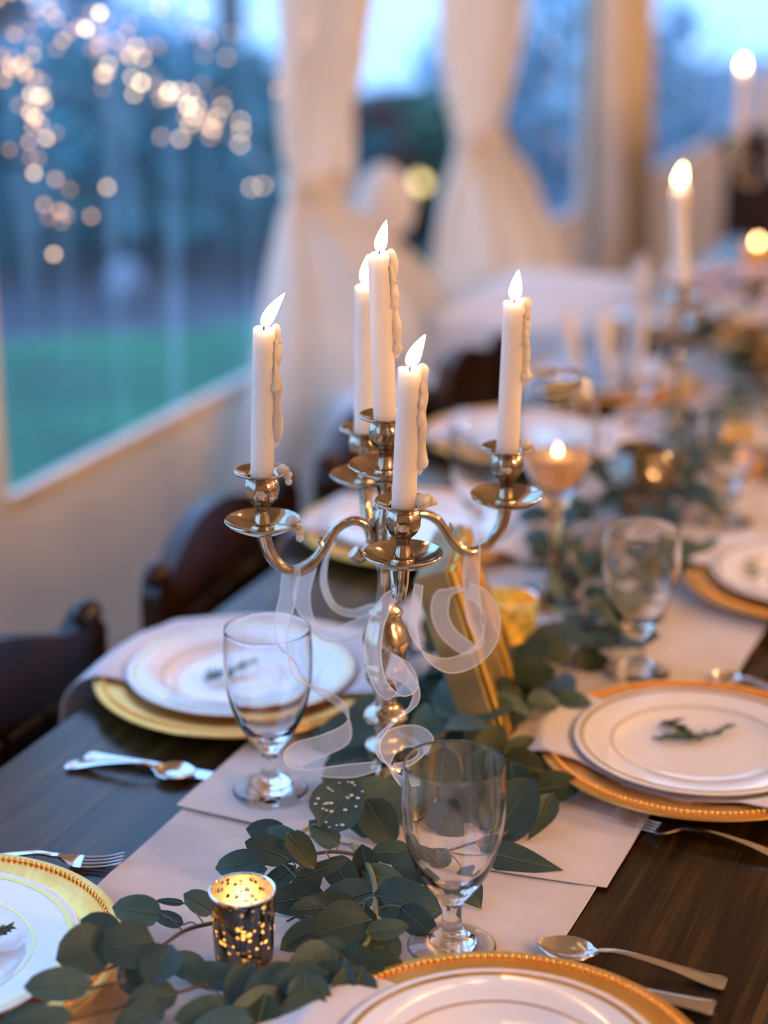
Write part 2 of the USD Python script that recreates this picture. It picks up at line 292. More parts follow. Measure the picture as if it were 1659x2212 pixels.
patch('gravel_path', [g(1170, 470), g(1330, 420), g(1340, 330), g(1190, 335)], 0, M['gravel'], 'pale gravel path outside the second window', 'path')
def leafy(name, label, cat, base, w, h, n, m, seed, leaf=.10, trunk=0, group=None, squash=1.0):
    r = np.random.default_rng(seed); t = thing(name, label, cat, base, 0, group)
    v0 = []; f0 = []; k = 0
    for i in range(n):
        u = nrm(r.normal(size=3)); rad = r.uniform(.45, 1) ** .6
        p = np.array([u[0] * w / 2 * rad, u[1] * w / 2 * rad * squash, trunk + h * .5 + u[2] * h * .5 * rad])
        a = nrm(r.normal(size=3)); b = nrm(np.cross(a, r.normal(size=3))); L = leaf * r.uniform(.6, 1.4)
        v0 += [p - a * L, p + b * L * .5, p + a * L, p - b * L * .5]; f0 += [(k, k + 1, k + 2), (k, k + 2, k + 3)]; k += 4
    obj('foliage', (np.array(v0), np.array(f0)), m, t, smooth=False, kind='stuff')
    st = []
    for i in range(5 if not trunk else 3):
        e = np.array([r.normal() * w * .18, r.normal() * w * .18, trunk + h * .75])
        st.append(tube(spl([(0, 0, -.05), (e[0] * .3, e[1] * .3, (trunk + h * .4) * .6), e], 8), np.linspace(.05 if trunk else .025, .012, 8) * (1 + trunk), 6))
    obj('trunk' if trunk else 'stem', join(*st), M['bark'], t)
    return t
def gp(x, y): p = onz(x, y, 0); return (p[0], p[1], -.02)
# (px x, px y of the foot) -> distances 8 to 15 m beyond the window
for i, (x, y, w, h, n, m, lab) in enumerate([
    (380, 520, 2.1, .95, 1500, 'shrub', 'dark blue-green shrub in the middle of the fairy light window'),
    (60, 540, 1.7, 1.0, 1300, 'shrub', 'dark shrub at the left edge of the fairy light window'),
    (230, 470, 1.5, 1.05, 1100, 'shrub_pale', 'pale blue-grey shrub behind the dark ones'),
    (555, 470, 1.2, .75, 900, 'shrub', 'low teal shrub beside the tied curtain'),
    (120, 350, 2.4, 1.1, 900, 'shrub_pale', 'pale shrub by the lake shore at the left'),
    (330, 380, 1.6, .8, 800, 'shrub', 'dim shrub by the lake shore below the lights'),
    (915, 470, .9, .66, 900, 'shrub_green', 'olive-green bush seen through the tent doorway'),
    (960, 330, 1.4, .42, 600, 'shrub_green', 'grey-green bush farther beyond the doorway'),
    (1215, 330, 1.5, .7, 500, 'shrub', 'dark blue shrub outside the window between curtain and post')]):
    leafy('shrub', lab, 'shrub', gp(x, y), w, h, int(n * .8), M[m], 30 + i, .085)
leafy('shrub', 'hazy pale shrub outside the window beyond the tan post', 'shrub', (-3.1, 9.9, -.02), 1.7, 1.25, 600, M['shrub_pale'], 55, .09)
for i, (x, y, w, h, tr, lab) in enumerate([(0, 430, 2.2, 2.2, 1.2, 'slim tree left in the fairy light window'), (500, 250, 2.2, 1.9, 1.5, 'slim sparse tree nearest the tied curtain'), (215, 300, 2.6, 2.0, 1.8, 'slim tree behind the densest fairy lights'), 
                                       (1290, 300, 1.6, 1.6, 1.3, 'slim tree outside the window right of the doorway')]):
    leafy('tree', lab, 'tree', gp(x, y), w, h, 330, M['shrub'], 60 + i, .10, tr)
t = thing('garden_post', 'dark reddish wooden post standing just outside the doorway', 'post', gp(800, 520))
obj('post', tube(spl([(0, 0, -.03), (.02, 0, .35), (-.01, 0, .65)], 8), [.22, .2, .19, .19, .18, .17, .16, .14], 10), M['bark'], t)
obj('cap', lathe([(0, .64), (.12, .63), (.14, .66), (.10, .70), (0, .72)], 12), M['bark'], t)
obj('garden_stone', blob(np.array(gp(272, 640)) + [0, 0, .07], .085, 2, .2, 1.5, 4, (.9, .9, 1.3)), M['stone'], label='pale boulder on the bank beyond the lawn', cat='stone')
p = onx(910, 392, -3.4)
t = thing('garden_lantern', 'glowing yellow lantern outside the doorway', 'lantern', (p[0], p[1], 0))
obj('stake', tube([(0, 0, -.05), (0, 0, p[2] - .04)], .006, 6), M['black'], t)
obj('glow_globe', blob((0, 0, p[2]), .034, 2, 0), M['lantern'], t)
obj('cap', lathe([(0, p[2] + .035), (.03, p[2] + .033), (.02, p[2] + .045), (0, p[2] + .06)], 16), M['black'], t)

# ------------------------------------------------------------------ curtains
def curtain(name, label, rows, plan, x0, pleats, amp, seed, m):
    """rows: (z, y_left, y_right, bulge into the room); a pleated sheet through them."""
    t = thing(name, label, 'curtain'); r = np.random.default_rng(seed); ph = r.uniform(0, 6, 4)
    rows = spl(rows, 70); nu = 110; u = np.linspace(0, 1, nu); P = np.zeros((len(rows), nu, 3))
    for i, (z, a, b, bl) in enumerate(rows):
        wob = np.sin(u * pleats * 2 * pi + ph[0] + .8 * np.sin(z * 2 + ph[1])) + .5 * np.sin(u * pleats * 3.7 * pi + ph[2] + z)
        P[i, :, 1] = a + (b - a) * u; P[i, :, 2] = z
        P[i, :, 0] = x0 + amp * min(1, (b - a) * 1.6) * wob + bl * np.sin(pi * np.clip(u, 0, 1)) ** .7
    obj('fabric', solid_grid(P, .002), m, t, smooth=True)
    return t
def crow(py, xl, xr, bl, X=-1.74): a, b = onx(xl, py, X), onx(xr, py, X); return ((a[2] + b[2]) / 2, a[1], b[1], bl)
c1 = curtain('tied_curtain', 'cream curtain tied back beside the fairy light window, nearest of the curtains',
    [(2.9, 3.3, 4.62, .04), (2.2, 3.45, 4.46, .04), crow(0, 600, 805, .01), crow(160, 598, 782, .01), crow(300, 606, 744, .01), crow(385, 622, 722, .01), crow(455, 598, 735, .05), crow(560, 566, 810, .16), crow(690, 538, 905, .20), crow(800, 512, 955, .22), crow(930, 490, 985, .22), (.02, 3.5, 4.98, .2)], 0, -1.74, 5, .022, 3, M['curtain'])
obj('tie_band', lathe([(.084, -.014), (.09, -.007), (.09, .007), (.084, .014)], 28, closed=True), M['post_cloth'], c1)
tb = stage.GetPrimAtPath(str(c1.GetPath()) + '/tie_band'); pc = onx(672, 392, -1.74)
x = UsdGeom.Xformable(tb); x.AddTranslateOp().Set(Gf.Vec3d(-1.735, pc[1], pc[2])); x.AddScaleOp().Set(Gf.Vec3f(.75, 1.15, 1))
obj('pouf', blob(onx(828, 440, -1.70), .085, 3, .2, 1.6, 5, (.8, 1.1, 1.1)), M['curtain'], c1, smooth=True)
c2 = curtain('tied_curtain', 'cream curtain tied back at the far side of the doorway',
    [(2.9, 4.3, 5.5, .04), (2.2, 4.45, 5.36, .04), crow(0, 952, 1125, .01), crow(150, 962, 1102, .01), crow(270, 986, 1076, .01), crow(310, 990, 1080, .01), crow(400, 952, 1115, .08), crow(500, 925, 1140, .14), crow(560, 915, 1150, .17), crow(660, 905, 1160, .2), (.02, 4.6, 5.72, .14)], 0, -1.74, 5, .022, 8, M['curtain'])
obj('tie_band', lathe([(.084, -.014), (.09, -.007), (.09, .007), (.084, .014)], 28, closed=True), M['post_cloth'], c2)
tb = stage.GetPrimAtPath(str(c2.GetPath()) + '/tie_band'); pc = onx(1034, 292, -1.74)
x = UsdGeom.Xformable(tb); x.AddTranslateOp().Set(Gf.Vec3d(-1.735, pc[1], pc[2])); x.AddScaleOp().Set(Gf.Vec3f(.75, 1.2, 1))
curtain('straight_curtain', 'tan fabric draped straight down a tent post', [(2.9, 5.86, 6.42, .05), (1.26, 5.93, 6.44, .06), (.7, 6.02, 6.50, .06), (.3, 6.05, 6.55, .06), (.02, 6.06, 6.56, .06)], 0, -1.73, 4, .02, 5, M['post_cloth'])

# ------------------------------------------------------------------ festoon lamps under the roof, fairy lights on the windows
for j, (xa, xb, y) in enumerate([(1.5, 3.4, .6), (.9, 3.4, 3.0), (.7, 3.4, 5.8)]):
    t = thing('festoon_string', f'festoon lamp string under the tent roof, {["nearest", "middle", "farthest"][j]} of the three', 'string lights')
    P = np.array([(xa + (xb - xa) * u, y, 2.35 - .30 * 4 * u * (1 - u)) for u in np.linspace(0, 1, 25)])
    obj('cord', tube(P, .004, 6), M['black'], t)
    for k in range(2, 25, 5):
        c = P[k]; s = obj('socket', move(lathe([(0, 0), (.012, 0), (.014, -.04), (.010, -.05), (0, -.05)], 12), c), M['black'], t)
        obj('bulb', blob(c - [0, 0, .085], .036, 2, 0, squash=(1, 1, 1.15)), M['bulb'], s, smooth=True)
def fairy(label, pts, n, X, seed, spread, tone, droop=True):
    r = np.random.default_rng(seed); w = np.array([onx(a, b, X) for a, b in pts])
    path = spl(w, 60); t = thing('fairy_light_string', label, 'fairy lights')
    obj('wire', tube(path, .0012, 4), M['steel'], t)
    for i in range(n):
        u = r.uniform(0, 59); p = path[int(u)] + [r.uniform(0, .015), r.normal() * spread, r.normal() * spread]
        o = obj('bulb', blob(p, .0042, 1, 0), M[f'fairy{r.choice(4, p=tone)}'], t, smooth=True)
lo, hi = (.12, .33, 0, .55), (.3, .3, .12, .28)
fairy('bright fairy light string slanting across the middle of the big window', [(60, -60), (150, 30), (265, 115), (375, 195), (480, 280), (600, 385)], 40, -1.72, 1, .035, hi)
fairy('fairy light string hanging down the left part of the big window', [(-30, 20), (20, 150), (60, 230), (100, 330), (190, 470)], 26, -1.72, 2, .05, lo)
fairy('short thick fairy light cluster by the lower right of the big window', [(340, 180), (385, 220), (470, 280), (530, 320)], 12, -1.71, 3, .03, (.5, .3, .1, .1))
fairy('upper fairy light string looping high across the big window', [(20, 60), (120, 10), (220, 40), (330, -10), (400, 60), (450, 120), (560, 30)], 24, -1.72, 4, .04, lo)
fairy('dim fairy light string zigzagging behind the brighter ones at the top left', [(-20, 60), (50, 40), (110, 110), (170, 60), (230, 150), (300, 100), (330, 230)], 26, -1.735, 15, .03, (.04, .4, 0, .56))
fairy('warm fairy light cluster at the top left corner of the big window', [(-20, 210), (5, 190), (45, 140), (70, 210), (75, 240)], 10, -1.715, 5, .02, (.6, .4, 0, 0))
fairy('faint fairy light string trailing low on the left', [(70, 380), (95, 470), (130, 455), (170, 465), (60, 330)], 7, -1.72, 6, .02, (.1, .5, 0, .4))
fairy('fairy light string in the window between curtain and post', [(1190, 20), (1200, 130), (1195, 300), (1255, 312), (1230, 120)], 7, -1.72, 7, .012, (0, .3, 0, .7))
fairy('few fairy lights caught on the nearest curtain', [(640, 45), (660, 40), (640, 115), (615, 250), (600, 140)], 6, -1.60, 8, .01, (0, .2, 0, .8))

# ------------------------------------------------------------------ far furniture
p = onz(1190, 640, .45)
t = thing('side_table', 'small square side table under a white cloth near the tent wall', 'table', (-1.40, 4.17, 0))
obj('tabletop', box(-.11, .27, -.30, .33, .655, .678, .004), M['chair_wood'], t)
for a, b in ((-.07, -.27), (.24, -.27), (-.07, .3), (.24, .3)): obj('leg', box(a - .02, a + .02, b - .02, b + .02, 0, .655, .003), M['chair_wood'], t)
def cloth_ring(z, o, w): return [(x + w * math.sin(17 * k / 60 * 2 * pi) * nx, y + w * math.sin(17 * k / 60 * 2 * pi) * ny, z) for k, (x, y, nx, ny) in enumerate([((.08 + (.20 + o) * c / max(abs(c), abs(q))), (.015 + (.325 + o) * q / max(abs(c), abs(q))), c, q) for c, q in ((math.cos(k / 60 * 2 * pi), math.sin(k / 60 * 2 * pi)) for k in range(60))])]
rows_ = [[(.08, .015, .681)] * 60, cloth_ring(.681, -.01, 0), cloth_ring(.676, .002, 0), cloth_ring(.6, .012, .004), cloth_ring(.4, .03, .014), cloth_ring(.16, .045, .02)]
obj('tablecloth', (np.array(rows_).reshape(-1, 3), grid_faces(6, 60, True)), M['tablecloth'], t, smooth=50)
t = thing('pouf_stool', 'round white stool behind the farthest dark chair', 'stool', (-1.43, 3.60, 0))
obj('seat_cover', lathe([(0, .585), (.13, .585), (.17, .575), (.185, .545), (.185, .50)], 40), M['tablecloth'], t)
obj('skirt', lathe([(.185, .50), (.20, .3), (.21, .02)], 60, lambda z, a: 1 + .03 * math.sin(10 * a) * (z < .4)), M['tablecloth'], t)
t = thing('sideboard', 'dark sideboard in the far right corner', 'sideboard', (-.95, 6.05, 0))
obj('cabinet', box(-.32, .9, -.3, .3, .06, .86, .01), M['chair_wood'], t); obj('counter', box(-.35, .93, -.33, .33, .86, .9, .006), M['chair_wood'], t)
for k in range(3): d = obj('door', box(-.28 + .38 * k, .08 + .38 * k, -.315, -.3, .1, .82, .004), M['chair_wood'], t); obj('knob', blob((.04 + .38 * k, -.325, .5), .014, 1, 0), M['brass'], d)
obj('linen_stack', join(*[box(-1.25 + .01 * k, -.99 + .008 * k, 5.85, 6.12, .90 + .035 * k, .933 + .035 * k, .012) for k in range(5)]), M['napkin'], label='stack of folded white linen on the sideboard', cat='linen')

# ------------------------------------------------------------------ the table
TZ, TX0, TX1, TY0, TY1 = .755, -1.02, -.22, .25, 4.75
tb = thing('dining_table', 'long dark-stained wooden plank dining table', 'table')
npl = 6; pw = (TX1 - TX0) / npl
for k in range(npl):
    ends = [TY0, 1.95 + .3 * math.sin(k * 2.3), TY1]
    for a, b in zip(ends, ends[1:]): obj('plank', box(TX0 + k * pw + .0002, TX0 + (k + 1) * pw - .0002, a + .0003, b - .0003, TZ - .035, TZ), M['wood'], tb)
for y0, y1 in ((TY0 + .1, TY0 + .125), (TY1 - .125, TY1 - .1)): obj('apron', box(TX0 + .08, TX1 - .08, y0, y1, TZ - .12, TZ - .035), M['wood'], tb)
for x0 in (TX0 + .06, TX1 - .085): obj('apron', box(x0, x0 + .025, TY0 + .1, TY1 - .1, TZ - .12, TZ - .035), M['wood'], tb)
for x0 in (TX0 + .08, TX1 - .15):
    for y0 in (TY0 + .15, 2.45, TY1 - .25): obj('leg', box(x0, x0 + .07, y0, y0 + .07, 0, TZ - .035, .004), M['wood'], tb)
# runners
def runner(label, x0, x1, y0, y1, z, seed):
    nx, ny = 40, int((y1 - y0) / .012); X, Y = np.meshgrid(np.linspace(0, 1, nx), np.linspace(y0, y1, ny), indexing='ij')
    q = np.stack([X * 4, Y * 9, X * 0 + seed], -1); n = meshkit.fbm(q, 3, seed)
    e = np.stack([Y * 7, Y * 0 + seed, Y * 0], -1)
    xa = x0 + .006 * (meshkit.noise(e, 1) - .5); xb = x1 + .006 * (meshkit.noise(e, 5) - .5)
    PX = xa + (xb - xa) * X; PY = Y.copy()
    w = np.clip((Y - y0) / .05, 0, 1); PY += (1 - w) * .02 * (X - .35) ** 2 * 2
    Z = z + .0065 * np.clip(n - .42, 0, 1) ** 1 + .0007 * (np.minimum(np.minimum(X, 1 - X) * (x1 - x0), np.minimum(Y - y0, y1 - Y)) < .011)
    return keys(usdkit.mesh(stage, numbered('/World', 'table_runner'), solid_grid(np.stack([PX, PY, Z], -1), .0009, (0, 0, 1)), M['linen'], smooth=60).GetPrim(), label, 'table runner')
RZ = TZ + .0006
runner('cream linen runner under the nearest candle cup and goblet', -.806, -.392, .3, 1.47, RZ, 2)
r2 = runner('cream linen runner stretching away under the candelabra, its hem overlapping the near runner', -.812, -.380, 1.405, 4.72, RZ + .0026, 9)
# ------------------------------------------------------------------ plates
CR = .1625
def charger_z(r):
    return np.interp(r, [0, .10, .112, .134, .158, CR], [.008, .008, .0095, .0195, .0215, .0205])
def make_setting_charger(label, loc, group):
    t = thing('charger_plate', label, 'charger plate', loc, 0, group)
    rs = [0, .06, .10, .106, .112, .118, .128, .134, .142, .1485, .151, .156, .160, CR]
    prof = [(r, charger_z(r)) for r in rs] + [(CR + .0005, .0185)] + [(r, charger_z(r) - .005) for r in (.150, .112, .10)] + [(.095, 0.0), (0, 0.0)]
    obj('body', lathe(prof, 120), M['gold'], t, smooth=40)
    s = trimesh.creation.icosphere(1, .0022); v, f = np.array(s.vertices), np.array(s.faces); n = 170
    a = np.arange(n) * 2 * pi / n
    obj('bead_rim', join(*[(v + [.1525 * math.cos(x), .1525 * math.sin(x), .0222], f) for x in a]), M['gold'], t, smooth=True, kind='stuff')
    return t
PZ = .0165
def make_plate(label, loc, group):
    t = thing('dinner_plate', label, 'plate', loc, 0, group)
    top = [(0, .0040), (.055, .0040), (.073, .0048), (.081, .0080), (.088, .0105), (.103, .0133), (.116, .0154), (.1245, .0166), (.126, .0160)]
    prof = top + [(.1255, .0148), (.103, .0098), (.088, .0068), (.078, .0015), (.07, 0), (.062, 0), (.06, .001), (0, .001)]
    obj('body', lathe(prof, 128), M['china'], t, smooth=40)
    def band(r0, r1): return lathe([(r, np.interp(r, [p[0] for p in top], [p[1] for p in top]) + .00025) for r in np.linspace(r0, r1, 4)], 128)
    obj('gold_rim_line', band(.1165, .1205), M['gold_line'], t, smooth=True, label='gold line near the rim'); obj('gold_inner_line', band(.0870, .0885), M['gold_line'], t, smooth=True, label='fine gold line round the well')
    return t
# place settings: id -> centre, napkin strip (x range, y half width, shift)
S = {'L0': (-.862, 1.078), 'R0': (-.372, 1.105), 'L1': (-.880, 1.685), 'R1': (-.368, 1.700), 'L2': (-.890, 2.235), 'R2': (-.352, 2.235), 'L3': (-.90, 2.72), 'R3': (-.345, 2.76), 'L4': (-.885, 3.12), 'R4': (-.345, 3.25), 'L5': (-.885, 3.62), 'R5': (-.345, 3.75)}
WHERE = {'L0': 'at the lower left corner of the picture', 'R0': 'at the bottom edge of the picture', 'L1': 'left of the candelabra behind the blue-lit cutlery', 'R1': 'with a rosemary sprig at the right edge', 'L2': 'directly behind the candelabra',
         'R2': 'second up the right edge, beyond the goblet', 'L3': 'third up the left side of the table', 'R3': 'third up the right edge', 'L4': 'fourth up the left side, with a standing napkin', 'R4': 'far right side, beyond the third', 'L5': 'fifth up the left side', 'R5': 'farthest on the right side'}
ch0 = pl0 = None
RZ2 = RZ + .0042
for k, (x, y) in S.items():
    z = TZ + (.0040 if x > -.5 and y > 1.3 else .0018)
    lab = f'round gold beaded charger {WHERE[k]}'
    if ch0 is None: ch0 = make_setting_charger(lab, (x, y, z), 'gold chargers along the table')
    else: dup(ch0, lab, (x, y, z))
    lab = f'white gold-lined dinner plate {WHERE[k]}'
    dz = z + .0082 + (.0032 if k not in ('L0',) else 0)
    if pl0 is None: pl0 = make_plate(lab, (x, y, dz), 'white dinner plates along the table')
    else: dup(pl0, lab, (x, y, dz))
# napkins folded under the plates
def napkin(label, c, x0, x1, y0, y1, seed, skew=0.0, z0=TZ, edge=TX0):
    nx, ny = 90, 36; s, yv = np.meshgrid(np.linspace(x0, x1, nx), np.linspace(y0, y1, ny), indexing='ij')
    yv = yv + skew * (s - c[0]); P = np.zeros((nx, ny, 3)); X = s.copy()
    r = np.hypot(X - c[0], yv - c[1])
    h = np.where(r < CR, charger_z(r) + .0042, .0235 - .024 * np.clip((r - CR) / .085, 0, 1) ** .8 + .0012) + (z0 - TZ) + .0022
    h += .004 * (meshkit.fbm(np.stack([s * 14, yv * 14, s * 0 + seed], -1), 3, seed) - .42) * np.clip((r - .12) / .04, 0, 1)
    h = np.where(r < .110, charger_z(r) + .0028 + (z0 - TZ), h)
    Z = TZ + h
    over = np.clip(edge - .005 - s, 0, 1)      # beyond the table edge it hangs
    a = np.clip(over / .035, 0, 1) * pi / 2
    X = np.where(over > 0, edge - .005 - np.where(over < .055, .035 * np.sin(a), .035), X)
    drop = np.where(over > 0, .035 * (1 - np.cos(a)) + np.clip(over - .035, 0, 1), 0)
    P[..., 0] = X; P[..., 1] = yv; P[..., 2] = Z - drop
    return obj('napkin', solid_grid(P, .0016), M['napkin'], None, smooth=50, label=label, cat='napkin')
c = S['L1']; napkin('white linen napkin under the plate left of the candelabra, hanging over the table edge', c, -1.15, -.70, c[1] - .045, c[1] + .165, 1, .25)
c = S['R1']; napkin('white linen napkin under the plate with the rosemary sprig', c, -.552, -.24, c[1] - .105, c[1] + .04, 2, -.16, TZ + .002, -9)
c = S['R0']; napkin('white linen napkin under the plate at the bottom edge', c, -.60, -.24, c[1] - .105, c[1] + .07, 3, 0, TZ, -9)
c = S['L2']; napkin('white linen napkin under the plate behind the candelabra', c, -1.12, -.71, c[1] - .08, c[1] + .09, 4, .1)
c = S['L3']; napkin('white linen napkin under the third plate on the left', c, -1.12, -.70, c[1] - .09, c[1] + .09, 5, .1)
c = S['R2']; napkin('white linen napkin under the second plate on the right', c, -.55, -.24, c[1] - .02, c[1] + .12, 6, 0, TZ + .002, -9)
def standing_napkin(label, c, z, rz):
    t = thing('folded_napkin', label, 'napkin', (c[0], c[1], z), rz)
    for k, (a, b, w) in enumerate(((-.05, 14, .09), (.0, 4, .11), (.05, -12, .09))):
        n = 12; U, V = np.meshgrid(np.linspace(-1, 1, n), np.linspace(0, 1, n), indexing='ij')
        P = np.stack([a + V * math.tan(math.radians(-b)) * .1 + .012 * np.cos(U * 3), U * w * (1 - V ** 1.3) * .9, V * .12 * (1 + .15 * np.cos(U * 2))], -1)
        obj('fold', solid_grid(P, .003), M['napkin'], t, smooth=True)
for k, rz in (('L4', 30), ('L5', 10), ('R4', 40), ('R5', 0)):
    standing_napkin(f'white napkin folded to a peak on the plate {WHERE[k].split(chr(44))[0]}', S[k], TZ + .0175, rz)
# herb sprigs
def sprig(label, x, y, z, ang, L, seed, bend=.2):
    t = thing('herb_sprig', label, 'herb', (x, y, z), math.degrees(ang)); r = np.random.default_rng(seed)
    path = spl([(-L / 2, 0, .003), (-L / 6, bend * L * .3, .006), (L / 6, bend * L * .2, .006), (L / 2, -bend * L * .2, .008)], 24)
    obj('stem', tube(path, .0008, 5), M['stem_brown'], t); needles = []
    for i in range(1, 24):
        for s in (-1, 1):
            if r.random() < .12: continue
            d = nrm(path[min(i, 22) + 1 if i < 23 else 23] - path[max(i - 1, 0)]); o = nrm(np.cross(d, [0, 0, 1])) * s
            e = path[i] + (d * r.uniform(.4, .9) + o * r.uniform(.5, 1) + np.array([0, 0, r.uniform(0, .5)])) * r.uniform(.008, .014) * (1.3 - i / 30)
            needles.append(tube([path[i], (path[i] + e) / 2 + [0, 0, .001], e], [.0007, .0013, .0003], 4))
    obj('needles', join(*needles), M['herb'], t, kind='stuff')
z0 = TZ + .0172
def sp(label, q1, q2, seed, bend=.2):
    a, b = onz(*q1, z0), onz(*q2, z0); sprig(label, (a[0] + b[0]) / 2, (a[1] + b[1]) / 2, z0, math.atan2(b[1] - a[1], b[0] - a[0]), np.linalg.norm(b - a), seed, bend)
sp('rosemary sprig with a side shoot on the plate at the right edge', (1408, 1598), (1580, 1592), 3, -.5); sp('short side shoot of rosemary on the plate at the right edge', (1425, 1568), (1490, 1606), 13)
sp('small herb sprig on the plate left of the candelabra', (442, 1480), (545, 1448), 4); sp('herb sprig on the plate at the lower left corner', (-60, 2060), (22, 2022), 5); sp('dark herb sprig on the second plate on the right', (1625, 1260), (1665, 1170), 6)

# ------------------------------------------------------------------ goblets
gl0 = None
GP = [(0, .0012), (.030, .0012), (.0365, .002), (.0372, .0036), (.036, .0052), (.024, .0078), (.0205, .0105), (.0195, .0135), (.0135, .0185), (.0095, .0215), (.0088, .0245), (.0083, .034), (.0086, .0435), (.0105, .0485), (.0165, .056),
      (.0235, .0655), (.031, .079), (.0372, .096), (.0414, .116), (.0430, .134), (.0430, .150), (.0421, .164), (.0415, .1735), (.0411, .1746), (.0405, .1738), (.0409, .164), (.0416, .150), (.0416, .134), (.0399, .116), (.0355, .097), (.0288, .081), (.020, .069), (.011, .0615), (0, .0595)]
def goblet(label, x, y, z):
    global gl0
    if gl0 is None:
        gl0 = thing('water_goblet', label, 'goblet', (x, y, z), 0, 'clear water goblets along the table')
        pr = spl(GP, 110); pr[0, 0] = pr[-1, 0] = 0; pr[:, 0] = np.maximum(pr[:, 0], 0)
        a = np.arange(64) * 2 * pi / 64; v, f = lathe(pr, 64)
        k = (v[:, 2] > .055) & (v[:, 2] < .11); th = np.arctan2(v[:, 1], v[:, 0]); bump = np.where(k, np.sin((v[:, 2] - .055) / .055 * pi) * .010 * np.cos(8 * th), 0); v[:, :2] *= (1 + bump)[:, None]
        obj('glass', (v, f), M['glass'], gl0, smooth=True)
    else: dup(gl0, label, (x, y, z), 37 * len(label))
RT = RZ + .0046
goblet('clear footed water goblet in front, beside the near bottom charger', -.474, 1.274, RZ + .0022)
goblet('clear water goblet in front of the left place setting', -.738, 1.468, RT)
goblet('clear water goblet behind the plate with the rosemary sprig', -.485, 1.890, RT)
goblet('clear water goblet behind the candelabra, at the second left setting', -.790, 2.215, RT)
goblet('clear water goblet at the right beside the second plate', -.512, 2.455, RT)
goblet('clear water goblet at the third left setting', -.760, 2.90, RT)
goblet('clear water goblet at the third right setting', -.50, 3.02, RT)
goblet('clear water goblet at the fourth left setting', -.745, 3.42, RT)
goblet('clear water goblet at the far right setting', -.52, 3.55, RT)

# ------------------------------------------------------------------ cutlery
def frame_to(a, b, upv=(0, 0, 1)):
    a, b = np.asarray(a), np.asarray(b); X = nrm(b - a); Z = nrm(np.asarray(upv, float) - X * (np.asarray(upv) @ X)); return a, np.stack([X, np.cross(Z, X), Z], 1), np.linalg.norm(b - a)
def strip(rows, th, n=9):
    """rows: (x, half width, z, dish) along the piece; a rounded sheet."""
    rows = spl(rows, 46); U = np.linspace(-1, 1, n); P = np.zeros((46, n, 3))
    for i, (x, w, z, d) in enumerate(rows): P[i, :, 0] = x; P[i, :, 1] = U * w; P[i, :, 2] = z + d * (U ** 2) - d * .0
    return solid_grid(P, th)
def handle(L0, L1): return [(L0, .0028, .010, 0), (L0 + (L1 - L0) * .2, .0030, .0125, -.0004), (L0 + (L1 - L0) * .55, .0048, .009, -.0008), (L1 - .022, .0080, .0042, -.001), (L1 - .006, .0098, .0032, -.001), (L1, .0078, .0028, -.001)]
def spoon(label, tip, end, z):
    a, b = onz(*tip, z), onz(*end, z); o, R, L = frame_to(a, b); t = thing('spoon', label, 'spoon', (0, 0, 0))
    k = L / .19
    bowl = [(0, .002, .008, 0), (.006, .0085, .0055, .0018), (.02, .0165, .0022, .0050), (.036, .0185, .0015, .0058), (.05, .0140, .0030, .0042), (.058, .006, .0065, .0015), (.064, .0032, .009, 0)]
    for nm, m in (('bowl', strip([(x * k, w, zz, d) for x, w, zz, d in bowl], .0012, 15)), ('handle', strip([(x * k if i else .0635 * k, w, zz, d) for i, (x, w, zz, d) in enumerate(handle(.0635, .19))], .0022))):
        obj(nm, (np.asarray(m[0]) @ R.T + o, m[1]), M['steel'], t, smooth=40)
def knife(label, tip, end, z):
    a, b = onz(*tip, z), onz(*end, z); o, R, L = frame_to(a, b); t = thing('table_knife', label, 'knife', (0, 0, 0)); k = L / .235
    bl = [(0, .0015, .0022, 0), (.02, .0072, .0022, 0), (.06, .0088, .0022, 0), (.11, .0082, .0024, 0), (.125, .005, .003, 0)]
    hd = [(.122, .0055, .0045, -.0008), (.135, .0058, .0052, -.0012), (.18, .0068, .005, -.0015), (.22, .0092, .0045, -.0015), (.231, .0105, .0042, -.0015), (.235, .0085, .004, -.0015)]
    for nm, rows, th in (('blade', bl, .0012), ('handle', hd, .0040)):
        m = strip([(x * k, w, zz, d) for x, w, zz, d in rows], th); obj(nm, (np.asarray(m[0]) @ R.T + o, m[1]), M['steel'], t, smooth=40)
def fork(label, tip, end, z):
    a, b = onz(*tip, z), onz(*end, z); o, R, L = frame_to(a, b); t = thing('fork', label, 'fork', (0, 0, 0)); k = L / .20
    for j in range(4):
        y = (j - 1.5) * .0062; m = tube(spl([(0, y, .0085), (.018 * k, y, .0045), (.04 * k, y, .0028), (.052 * k, y * .98, .003)], 12), np.linspace(.0008, .0016, 12), 6); obj('tine', (m[0] @ R.T + o, m[1]), M['steel'], t, smooth=True)
    rows = [(.050 * k, .0112, .0030, .0), (.060 * k, .0108, .0032, .0008), (.070 * k, .006, .006, .0005), (.078 * k, .003, .0095, 0)] + [(x * k, w, zz, d) for x, w, zz, d in handle(.085, .20)]
    m = strip(rows, .002); obj('handle', (np.asarray(m[0]) @ R.T + o, m[1]), M['steel'], t, smooth=40)
zc = TZ + .001
spoon('silver spoon at the bottom right, beside the near charger', (1160, 2050), (1568, 2132), zc)
knife('silver knife partly under the near charger, below the spoon', (1062, 2086), (1542, 2188), zc)
fork('silver fork below the plate with the rosemary sprig, tines on the runner', (1326, 1772), (1720, 1864), zc + .002)
spoon('silver spoon on the blue-lit left side of the table', (424, 1682), (146, 1656), zc)
knife('silver knife behind the left spoon', (520, 1692), (192, 1638), zc)
fork('silver fork beside the lower left charger, only its tines showing', (268, 1870), (-90, 1866), zc)
spoon('silver spoon between the right plates, its tip toward the runner', (1540, 1468), (1720, 1515), zc + .002)
knife('silver knife between the right plates', (1560, 1490), (1760, 1548), zc)

